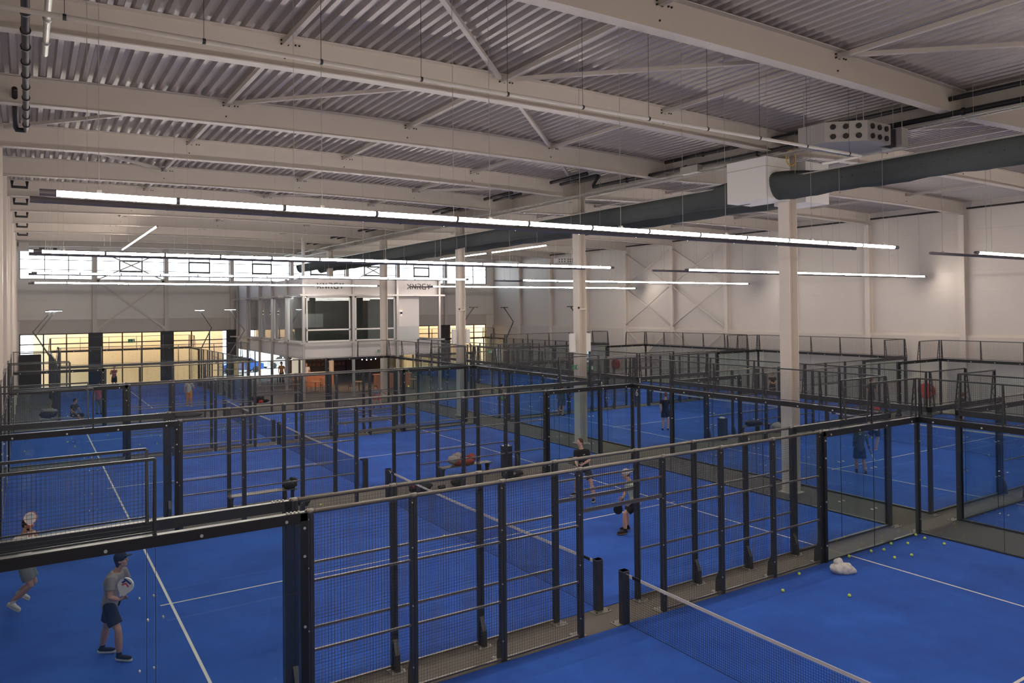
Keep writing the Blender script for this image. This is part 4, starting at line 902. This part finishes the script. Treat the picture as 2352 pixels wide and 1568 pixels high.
    for s in ('R', 'L'):
        q = opt.get('sleeve', .62); e = P['sh'+s].lerp(P['el'+s], min(q, 1)); pts = [P['sh'+s].lerp(P['chest'], .35), P['sh'+s], e]; rs = [(.088,0),(.078,0),(.070,0)]
        if q > 1: pts += [P['wr'+s]]; rs = [(.085,0),(.068,0),(.05,0),(.036,0)]
        limb(b, pts, rs, cap=False)
    b.ball(P['neck'].lerp(P['chest'], .3), (.085,.075,.05), 14, axes=(sh, sh.cross(Vector((0,0,1))), Vector((0,0,1))))
    fin(b, 'shirt', cols['shirt'], vox*.9, 3)
    b = MB(); torso(b, .006, 0, .2); q = opt.get('legs', .78)
    for s in ('R', 'L'):
        kk = P['hip'+s].lerp(P['kn'+s], min(q, 1)); pts = [P['hip'+s] + Vector((0,0,.05)), P['hip'+s].lerp(kk, .3), kk]; rs = [(.108,0),(.118,0),(.114,0)]
        if q > 1: pts += [P['an'+s]]; rs = [(.105,0),(.10,0),(.075,0),(.062,0)]
        limb(b, pts, rs, cap=False)
    b.ball(P['pelvis'] - Vector((0,0,.06)), (.16,.125,.11), 16, axes=(hp, hp.cross(Vector((0,0,1))), Vector((0,0,1))))
    fin(b, 'shorts' if q < 1 else 'trousers', cols['shorts'], vox*.9, 3)
    for s in ('R', 'L'):
        A, T = P['an'+s], P['to'+s]
        if q < 1: b = MB(); limb(b, [A + (P['kn'+s]-A).normalized()*opt.get('sockh', .10), A - Vector((0,0,.02))], [(.045,0),(.043,0)]); fin(b, 'sock', cols['sock'], .008, 2)
        d = T - A; d.z = 0; d = d.normalized() if d.length > .02 else Vector((1,0,0)); heel = A - d*.055; heel.z = T.z + max(0, (A.z - .09 - T.z))*1.0; sd = Vector((-d.y, d.x, 0)); toe = T.copy()
        ax = (toe - heel).normalized(); upv = ax.cross(sd).normalized(); upv = upv if upv.z > 0 else -upv; mid = heel.lerp(toe, .5)
        b = MB(); b.ball(mid + upv*.045, (.148, .047, .036), 16, axes=(ax, sd, upv)); b.ball(heel + ax*.055 + upv*.055, (.062, .040, .055), 14, axes=(ax, sd, upv)); b.ball(toe - ax*.065 + upv*.04, (.062, .046, .030), 14, axes=(ax, sd, upv))
        fin(b, 'shoe', cols['shoe'], .008, 2)
        b = MB(); N = 20; vs = []
        for zz in (0, .028):
            for k in range(N):
                a = 2*PI*k/N; wx = .148*math.cos(a); wy = (.050 if math.cos(a) > 0 else .042)*math.copysign(abs(math.sin(a))**.7, math.sin(a)); vs.append(mid + ax*wx + sd*wy + upv*(zz - .003))
        b.add(vs, [tuple(reversed(range(N))), tuple(N+k for k in range(N))] + [(k,(k+1)%N,N+(k+1)%N,N+k) for k in range(N)]); b.build('sole', cols['sole'], root)
    if opt.get('wrist'): b = MB(); a = P['wr'+opt['wrist']]; c = P['el'+opt['wrist']]; d = (c-a).normalized(); b.tube([a + d*.02, a + d*.07], [.031,.033], 14); b.build('wristband', M['black'], root, smooth=True)
    return root, P, o3
def racket(label, o3, grip_end, tip, nrm, face, frame, logo=False, grip=None):
    """pear shaped padel racket with holes"""
    G = lambda t: UA*t[0] + DA*t[1] + Vector((0,0,t[2]))
    a, t_ = G(grip_end), G(tip); ax = (t_-a).normalized(); L = (t_-a).length; n = G(nrm); n = (n - ax*n.dot(ax)).normalized(); sd = ax.cross(n)
    root = empty('padel_racket', o3 + a, label, 'racket', 'padel rackets')
    k = L/.46; N = 32
    def outline(sc, cx=.33):
        o = []
        for i in range(N):
            th = 2*PI*i/N; c, s_ = math.cos(th), math.sin(th)
            rx = .128 if c > 0 else .150; w_ = .125*(1 if c > 0 else (1 - .38*(-c)**1.5)); o.append((cx + rx*c*sc, w_*s_*sc))
        return o
    def slab(b, out, t0, t1, mi=0):
        M_ = len(out); vs = [ax*u*k + sd*v*k + n*t0 for u, v in out] + [ax*u*k + sd*v*k + n*t1 for u, v in out]
        b.add(vs, [tuple(reversed(range(M_))), tuple(M_+i for i in range(M_))] + [(i,(i+1)%M_,M_+(i+1)%M_,M_+i) for i in range(M_)], mi)
    b = MB(); slab(b, outline(.95), -.017, .017); b.build('face', face, root)
    b = MB(); o1, o2 = outline(1.0), outline(.93)
    for i in range(N):
        j = (i+1) % N; q = []
        for (u, v), z in ((o2[i],-.019),(o1[i],-.019),(o1[i],.019),(o2[i],.019)): q.append(ax*u*k + sd*v*k + n*z)
        for (u, v), z in ((o2[j],-.019),(o1[j],-.019),(o1[j],.019),(o2[j],.019)): q.append(ax*u*k + sd*v*k + n*z)
        b.add(q, [(0,1,5,4),(1,2,6,5),(2,3,7,6),(3,0,4,7)])
    b.bar(ax*.12*k + sd*.0, ax*.21*k + sd*.045*k, .022, .03); b.bar(ax*.12*k, ax*.21*k - sd*.045*k, .022, .03); b.build('frame', frame, root)
    MB().tube([ax*0, ax*.125*k], .016, 12).build('handle', M['black'] if grip is None else grip, root, smooth=True)
    b = MB()
    if not logo:
        for i in range(-3, 4):
            for j in range(-3, 4):
                if i*i + j*j < 12: c = ax*(.34+i*.024)*k + sd*j*.024*k; b.tube([c - n*.0175, c + n*.0175], .0055, 8)
        b.build('hole', M['black'], root)
    else:
        b2 = MB()
        for s in (-1, 1):
            z = n*(.0178*s); q = lambda u, v: ax*u*k + sd*v*k*s + z
            b.bar(q(.44,-.07), q(.385,.075), .030, .002, 0, n); b.bar(q(.418,-.02), q(.36,-.065), .034, .002, 0, n)
            b2.bar(q(.375,-.005), q(.33,.055), .026, .002, 0, n); b2.bar(q(.375,-.005), q(.325,-.055), .026, .002, 0, n)
        b.build('logo_bar', cloth('logo_blue', (.015,.04,.22)), root); b2.build('logo_chevron', cloth('logo_red', (.60,.03,.03)), root)
    return root
Cg, Cn, Cb, Cw = cloth('grey_melange', (.30,.27,.26)), cloth('navy', (.012,.016,.030)), cloth('black_cloth', (.010,.010,.012)), cloth('white_cloth', (.66,.62,.60))
Cgr, Cgn = cloth('grey_shorts', (.16,.17,.16)), cloth('pale_green', (.42,.50,.40)); HB, HD, HR = cloth('hair_black', (.015,.010,.009)), cloth('hair_brown', (.07,.035,.022)), cloth('hair_red', (.16,.055,.035))
SW, SB = cloth('shoe_white', (.62,.58,.54)), cloth('shoe_black', (.012,.012,.013)); RWf = mat('racket_white', (.75,.72,.72), .35); RB = mat('racket_black', (.012,.012,.014), .35); PK = cloth('pink_shirt', (.50,.12,.14)); OR = cloth('orange_trousers', (.62,.22,.04)); RD = cloth('red_shorts', (.55,.07,.05)); TL = cloth('dark_slate', (.06,.08,.10)); RC = cloth('red_cap', (.55,.05,.05))
def stand(**kw):
    J = dict(head=(0,0,1.68), face=(0,-1), neck=(0,0,1.50), chest=(0,0,1.32), pelvis=(0,0,.95), shR=(.17,0,1.43), shL=(-.17,0,1.43), elR=(.25,0,1.16), elL=(-.25,0,1.16), wrR=(.26,0,.93), wrL=(-.26,0,.93), haR=(.26,0,.84), haL=(-.26,0,.84),
             hipR=(.09,0,.90), hipL=(-.09,0,.90), knR=(.11,0,.50), knL=(-.11,0,.50), anR=(.12,0,.10), anL=(-.12,0,.10), toR=(.13,-.16,.02), toL=(-.13,-.16,.02))
    J.update(kw); return J
# 1 near left player, grey tee, black cap, facing right
J1 = dict(head=(.185,0,1.665), face=(1,-.12,.12), neck=(.12,0,1.50), chest=(.04,0,1.30), pelvis=(-.01,0,.93), shR=(.12,.19,1.41), shL=(.13,-.18,1.42), elR=(.13,.27,1.13), wrR=(.25,.21,1.07), haR=(.31,.17,1.09),
  elL=(.19,-.24,1.16), wrL=(.26,-.10,1.17), haL=(.33,-.03,1.18), hipR=(.03,.10,.86), hipL=(-.04,-.09,.86), knR=(.205,.15,.54), anR=(.20,.11,.12), toR=(.42,.13,.02), knL=(-.13,-.12,.51), anL=(-.235,-.16,.125), toL=(-.04,-.20,.02), gripR=(.5,0,1), gripL=(0,.2,1))
r, P, o3 = person('person in grey tee, black cap and navy shorts holding a white racket, lower left', (-8.2, 3.85), J1, dict(shirt=Cg, shorts=Cn, hair=HB, cap=Cn, sock=Cb, shoe=SB, sole=SW), dict(bv=.0065, vox=.010, long=1, wrist='R', tilt=(-.15,0,1), legs=.74, untuck=1))
racket('white padel racket with a blue and red chevron mark, held by the near left player', o3, (.235,.20,.97), (.395,.17,1.42), (.05,1,.1), RWf, RWf, True)
# 2 bearded player at the left edge, racket raised
J2 = dict(head=(.07,0,1.72), face=(1,-.1), neck=(.0,0,1.56), chest=(-.01,0,1.36), pelvis=(.03,0,.96), shR=(-.03,.19,1.47), shL=(.03,-.18,1.47), elR=(.25,.20,1.40), wrR=(.22,.14,1.62), haR=(.21,.12,1.70), elL=(.15,-.22,1.26), wrL=(.17,-.10,1.47), haL=(.18,-.06,1.55),
  hipR=(.07,.09,.88), hipL=(.0,-.09,.88), knR=(.19,.10,.56), anR=(-.16,.12,.25), toR=(-.06,.12,.08), knL=(.10,-.16,.54), anL=(-.20,-.2,.36), toL=(-.09,-.22,.17), gripR=(0,.3,1))
r, P, o3 = person('bearded person in white tee and grey shorts raising a racket at the left edge', (-9.45, 7.05), J2, dict(shirt=Cw, shorts=Cgr, hair=HB, sock=Cw, shoe=SW, sole=SW), dict(bv=.0075, vox=.011, beard=1, legs=.72, sockh=.17))
racket('cream padel racket raised in front of the bearded player', o3, (.22,.15,1.56), (.19,.10,2.0), (.35,1,0), RWf, cloth('racket_rim_red', (.45,.12,.08)))
# 3 player in black, facing the camera's left
J3 = dict(head=(-.115,.04,1.735), face=(-.8,.62), neck=(-.08,.01,1.56), chest=(-.055,0,1.37), pelvis=(.01,0,.97), shR=(-.24,.03,1.47), shL=(.11,-.02,1.47), elR=(-.27,.12,1.20), wrR=(-.25,.30,1.10), haR=(-.24,.37,1.06), elL=(.17,.10,1.20), wrL=(-.03,.28,1.13), haL=(-.11,.33,1.10),
  hipR=(-.09,-.04,.90), hipL=(.10,.04,.90), knR=(-.225,-.18,.53), anR=(-.235,-.36,.10), toR=(-.37,-.28,.02), knL=(.20,.26,.50), anL=(.26,.38,.10), toL=(.20,.56,.02), gripR=(-.6,.3,.5))
r, P, o3 = person('person in black tee and black shorts ready at the net side, facing the camera', (5.14, 7.72), J3, dict(shirt=Cb, shorts=Cn, hair=HD, sock=Cw, shoe=SB, sole=SW), dict(bv=.0075, skin=SKINP, legs=.66))
b = MB(); q = P['chest']; b.bar(q + DA*.145 + UA*.05 + Vector((0,0,.0)), q + DA*.145 + UA*.08 + Vector((0,0,.03)), .02, .01); b.bar(q + DA*.145 + UA*.03, q + DA*.145 + UA*.045 + Vector((0,0,.015)), .02, .01); b.build('chest_mark', Cw, r)
racket('black padel racket held low by the player in black', o3, (-.22,.40,1.03), (-.52,.34,1.33), (.1,1,.2), RB, RB)
# 4 crouching player with white cap backwards, facing left
J4 = dict(head=(-.045,0,1.55), face=(-1,.05,.05), neck=(.03,0,1.39), chest=(.10,0,1.22), pelvis=(.19,0,.83), shR=(.06,-.17,1.31), shL=(.09,.18,1.30), elL=(.20,.24,1.04), wrL=(.02,.22,.85), haL=(-.05,.19,.78), elR=(-.02,-.22,1.06), wrR=(-.10,-.12,.92), haR=(-.16,-.10,.88),
  hipL=(.15,.09,.76), hipR=(.14,-.09,.77), knL=(-.10,.10,.55), anL=(-.09,.09,.13), toL=(-.30,.12,.02), knR=(-.02,-.18,.50), anR=(.03,-.25,.13), toR=(-.17,-.26,.02))
r, P, o3 = person('person in pale green tee with white cap worn backwards crouching behind a fence post', (3.8, 4.2), J4, dict(shirt=Cgn, shorts=Cb, hair=HR, cap=Cw, sock=Cb, shoe=SB, sole=mat('sole_brown', (.14,.09,.06), .7)), dict(bv=.0075, skin=SKINP, capback=1, legs=.70, wrist='L'))
racket('dark padel racket in the hand of the crouching player', o3, (-.10,-.10,.90), (-.30,-.08,.50), (.1,1,.1), RB, RB)
# 5, 6 seen through the corner glass
J5 = stand(head=(-.02,0,1.62), face=(0,-1), neck=(-.02,0,1.46), chest=(0,0,1.28), pelvis=(-.03,0,.88), elR=(.25,0,1.12), wrR=(.28,.08,.87), haR=(.30,.1,.79), elL=(-.22,.02,1.12), wrL=(-.19,-.12,.95), haL=(-.16,-.2,.93), hipR=(.06,0,.82), hipL=(-.12,0,.82), knR=(.10,0,.48), knL=(-.15,0,.48), anR=(.13,.10,.10), anL=(-.10,-.10,.10), toR=(.20,-.05,.02), toL=(-.04,-.22,.02))
r, P, o3 = person('person seen from behind through the corner glass in grey long sleeved shirt and navy shorts', (15.27, 4.93), J5, dict(shirt=TL, shorts=Cn, hair=HD, sock=Cb, shoe=SB, sole=SB), dict(sleeve=1.4, legs=.85, bv=.010, sockh=.25))
racket('white rimmed racket hanging from the hand of the grey shirted player', o3, (.29,.12,.80), (.44,.14,.42), (1,.3,.3), RB, RWf)
J6 = stand(head=(.10,0,1.62), face=(-1,.2), neck=(.08,0,1.46), chest=(.05,0,1.28), pelvis=(.0,0,.9), hipR=(.09,0,.84), hipL=(-.09,0,.84), knR=(.12,0,.48), anR=(.04,0,.1), toR=(-.06,.12,.02), knL=(-.18,-.1,.56), anL=(-.12,-.42,.42), toL=(-.1,-.55,.30), elL=(-.27,.1,1.15), wrL=(-.38,.1,1.0), haL=(-.44,.1,.97))
person('person in white tee, navy shorts and red cap lunging behind the grey shirted player', (19.72, 7.1), J6, dict(shirt=Cw, shorts=Cn, hair=HD, cap=RC, sock=Cw, shoe=cloth('shoe_red', (.5,.08,.06)), sole=SW), dict(legs=.75, bv=.012, skin=SKINP))
# 7, 8
J7 = stand(elL=(-.25,.03,1.17), wrL=(-.20,.02,.95), elR=(.24,.03,1.17), anR=(.11,0,.10), anL=(-.14,0,.10)); J7['head'] = (.02,0,1.69)
person('person in black tee and navy shorts seen from behind near sign 6', (16.42, 15.65), J7, dict(shirt=Cb, shorts=Cn, hair=HR, sock=Cw, shoe=SB, sole=SB), dict(legs=.70, bv=.012, skin=SKINP))
J8 = stand(head=(.03,0,1.60), elR=(.30,.1,1.2), wrR=(.52,.15,1.05), haR=(.6,.15,1.02), face=(.4,-1), knR=(.05,.05,.5), anR=(-.02,.1,.1), knL=(-.15,-.05,.5), anL=(-.22,-.1,.1))
r, P, o3 = person('person in dark shirt stretching an arm with a racket behind the black glass post', (15.3, 22.4), J8, dict(shirt=TL, shorts=TL, hair=HR, sock=Cw, shoe=SB, sole=SB), dict(sleeve=1.3, bv=.014))
racket('racket with white edge stretched out to the right beyond the black glass post', o3, (.58,.15,1.03), (1.0,.2,.86), (.3,.3,1), RB, RWf)
# far people
J11 = stand(head=(0,-.16,1.50), face=(0,-1,-.8), neck=(0,-.08,1.43), chest=(0,-.04,1.28), wrL=(-.28,-.05,.98), elL=(-.28,0,1.16), elR=(.26,-.1,1.16), wrR=(.18,-.22,1.05), haR=(.14,-.28,1.05))
person('person in grey shirt and orange trousers with bowed head on the far lengthwise court', (-.9, 39.5), J11, dict(shirt=cloth('shirt_grey_light', (.42,.40,.38)), shorts=OR, hair=HD, sock=Cw, shoe=SW, sole=SW), dict(legs=1.4, bv=.014, vox=.014))
J12 = stand(head=(-.02,.18,1.28), face=(0,1,-.3), neck=(0,.12,1.17), chest=(0,.1,1.05), pelvis=(.02,0,.82), shR=(.19,.1,1.14), shL=(-.19,.1,1.12), elR=(.38,.12,1.05), elL=(-.32,.1,.95), wrR=(.52,.2,.95), haR=(.58,.22,.93), wrL=(-.42,.2,.85), haL=(-.46,.22,.8), hipR=(.10,0,.78), hipL=(-.08,0,.78), knR=(.22,.05,.48), knL=(-.12,.05,.48), anR=(.26,0,.1), anL=(-.16,0,.1), toR=(.28,.16,.02), toL=(-.18,.16,.02))
person('person in grey tee and red shorts bending forward in front of the cafe', (8.2, 31.4), J12, dict(shirt=Cg, shorts=RD, hair=HD, sock=Cb, shoe=SB, sole=SB), dict(legs=.7, bv=.014, vox=.014))
J13 = stand(head=(.05,0,1.28), face=(1,0), neck=(0,0,1.12), chest=(-.03,0,.95), pelvis=(-.08,0,.56), shR=(-.02,.18,1.04), shL=(-.0,-.17,1.04), elR=(-.05,.22,.78), wrR=(.15,.2,.68), haR=(.22,.18,.64), elL=(.12,-.2,.82), wrL=(.22,-.12,.72), haL=(.28,-.1,.68), hipR=(-.05,.09,.52), hipL=(-.05,-.09,.52), knR=(.35,.12,.5), knL=(.35,-.12,.5), anR=(.33,.12,.1), anL=(.33,-.12,.1), toR=(.5,.12,.02), toL=(.5,-.12,.02))
r, P, o3 = person('person in black tee sitting on the far left bench with a racket', (-7.3, 35.15, 0), J13, dict(shirt=Cb, shorts=Cb, hair=HB, sock=Cb, shoe=SB, sole=SW), dict(bv=.014, vox=.014))
racket('dark racket held low by the person sitting on the far left bench', o3, (.24,.2,.66), (.62,.2,.5), (0,1,.2), RB, RB)
person('person in pink shirt and grey trousers standing behind the far left glass', (-5.9, 38.9), stand(face=(.5,-1)), dict(shirt=PK, shorts=Cgr, hair=HD, sock=Cb, shoe=SB, sole=SB), dict(legs=1.4, bv=.015, vox=.015))
person('person in patterned top and navy shorts holding both arms forward before the cream windows', (-3.75, 54.6), stand(face=(0,1), elL=(-.2,.2,1.2), wrL=(-.05,.4,1.25), elR=(.2,.2,1.2), wrR=(.05,.4,1.25), haL=(0,.47,1.27), haR=(0,.47,1.2), anR=(.25,0,.1), anL=(-.2,0,.1)), dict(shirt=cloth('print_red', (.35,.12,.12)), shorts=Cn, hair=HD, sock=Cw, shoe=SW, sole=SW), dict(legs=.9, bv=.016, vox=.016))
JS = stand(**{k: v for k, v in J13.items()})
person('person in dark top sitting on a seat in the distance beyond the third left court', (14.6, 27.6, 0), JS, dict(shirt=cloth('top_green', (.02,.05,.03)), shorts=cloth('neon', (.2,.45,.05)), hair=HB, sock=Cb, shoe=SB, sole=SB), dict(bv=.016, vox=.016))
person('person in dark top with crossed arms standing far back beside the big pale column', (29.9, 20.0), stand(face=(-1,.5), elL=(-.2,.15,1.2), wrL=(.0,.25,1.12), elR=(.2,.15,1.2), wrR=(-.05,.28,1.1), haL=(.06,.25,1.1), haR=(-.12,.25,1.1)), dict(shirt=Cb, shorts=Cb, hair=HD, sock=Cb, shoe=SB, sole=SB), dict(bv=.015, vox=.015))
person('tall person in dark clothes bending an arm behind the wire mesh at the right', (30.6, 13.9), stand(face=(1,0), head=(.03,0,1.66), elR=(.12,.2,1.1), wrR=(.3,.2,1.0), haR=(.36,.2,.98), legs=0) if False else stand(face=(1,0), elR=(.12,.2,1.1), wrR=(.3,.2,1.0), haR=(.36,.2,.98)), dict(shirt=cloth('dark_grey', (.05,.05,.055)), shorts=cloth('dark_grey2', (.05,.05,.055)), hair=HR, sock=Cb, shoe=SB, sole=SB), dict(bv=.015, vox=.015))
person('person with reddish hair crouching in dark clothes at the far right behind the mesh', (30.4, 9.0), J12 if False else stand(head=(.12,0,1.30), face=(1,0,-.4), neck=(.05,0,1.2), chest=(-.02,0,1.05), pelvis=(-.15,0,.75), shR=(.0,.18,1.1), shL=(.0,-.18,1.1), elR=(.1,.2,.9), wrR=(.25,.2,.8), haR=(.3,.2,.77), elL=(.1,-.2,.9), wrL=(.25,-.2,.8), haL=(.3,-.2,.77), hipR=(-.12,.09,.7), hipL=(-.12,-.09,.7), knR=(.1,.1,.45), knL=(.1,-.1,.45), anR=(0,.1,.1), anL=(0,-.1,.1), toR=(.15,.1,.02), toL=(.15,-.1,.02)), dict(shirt=Cb, shorts=Cb, hair=HR, sock=Cb, shoe=SB, sole=SB), dict(bv=.015, vox=.015, skin=SKINP))
person('waiter in white shirt and black apron behind the orange bar', (9.2, 47.9), stand(face=(0,1)), dict(shirt=Cw, shorts=Cb, hair=HD, sock=Cb, shoe=SB, sole=SB), dict(legs=1.4, bv=.018, vox=.018))
person('guest in orange top standing near the bright opening', (8.0, 50.6), stand(face=(1,0)), dict(shirt=cloth('ochre', (.45,.20,.05)), shorts=Cn, hair=HB, sock=Cb, shoe=SB, sole=SB), dict(legs=1.4, bv=.018, vox=.018))
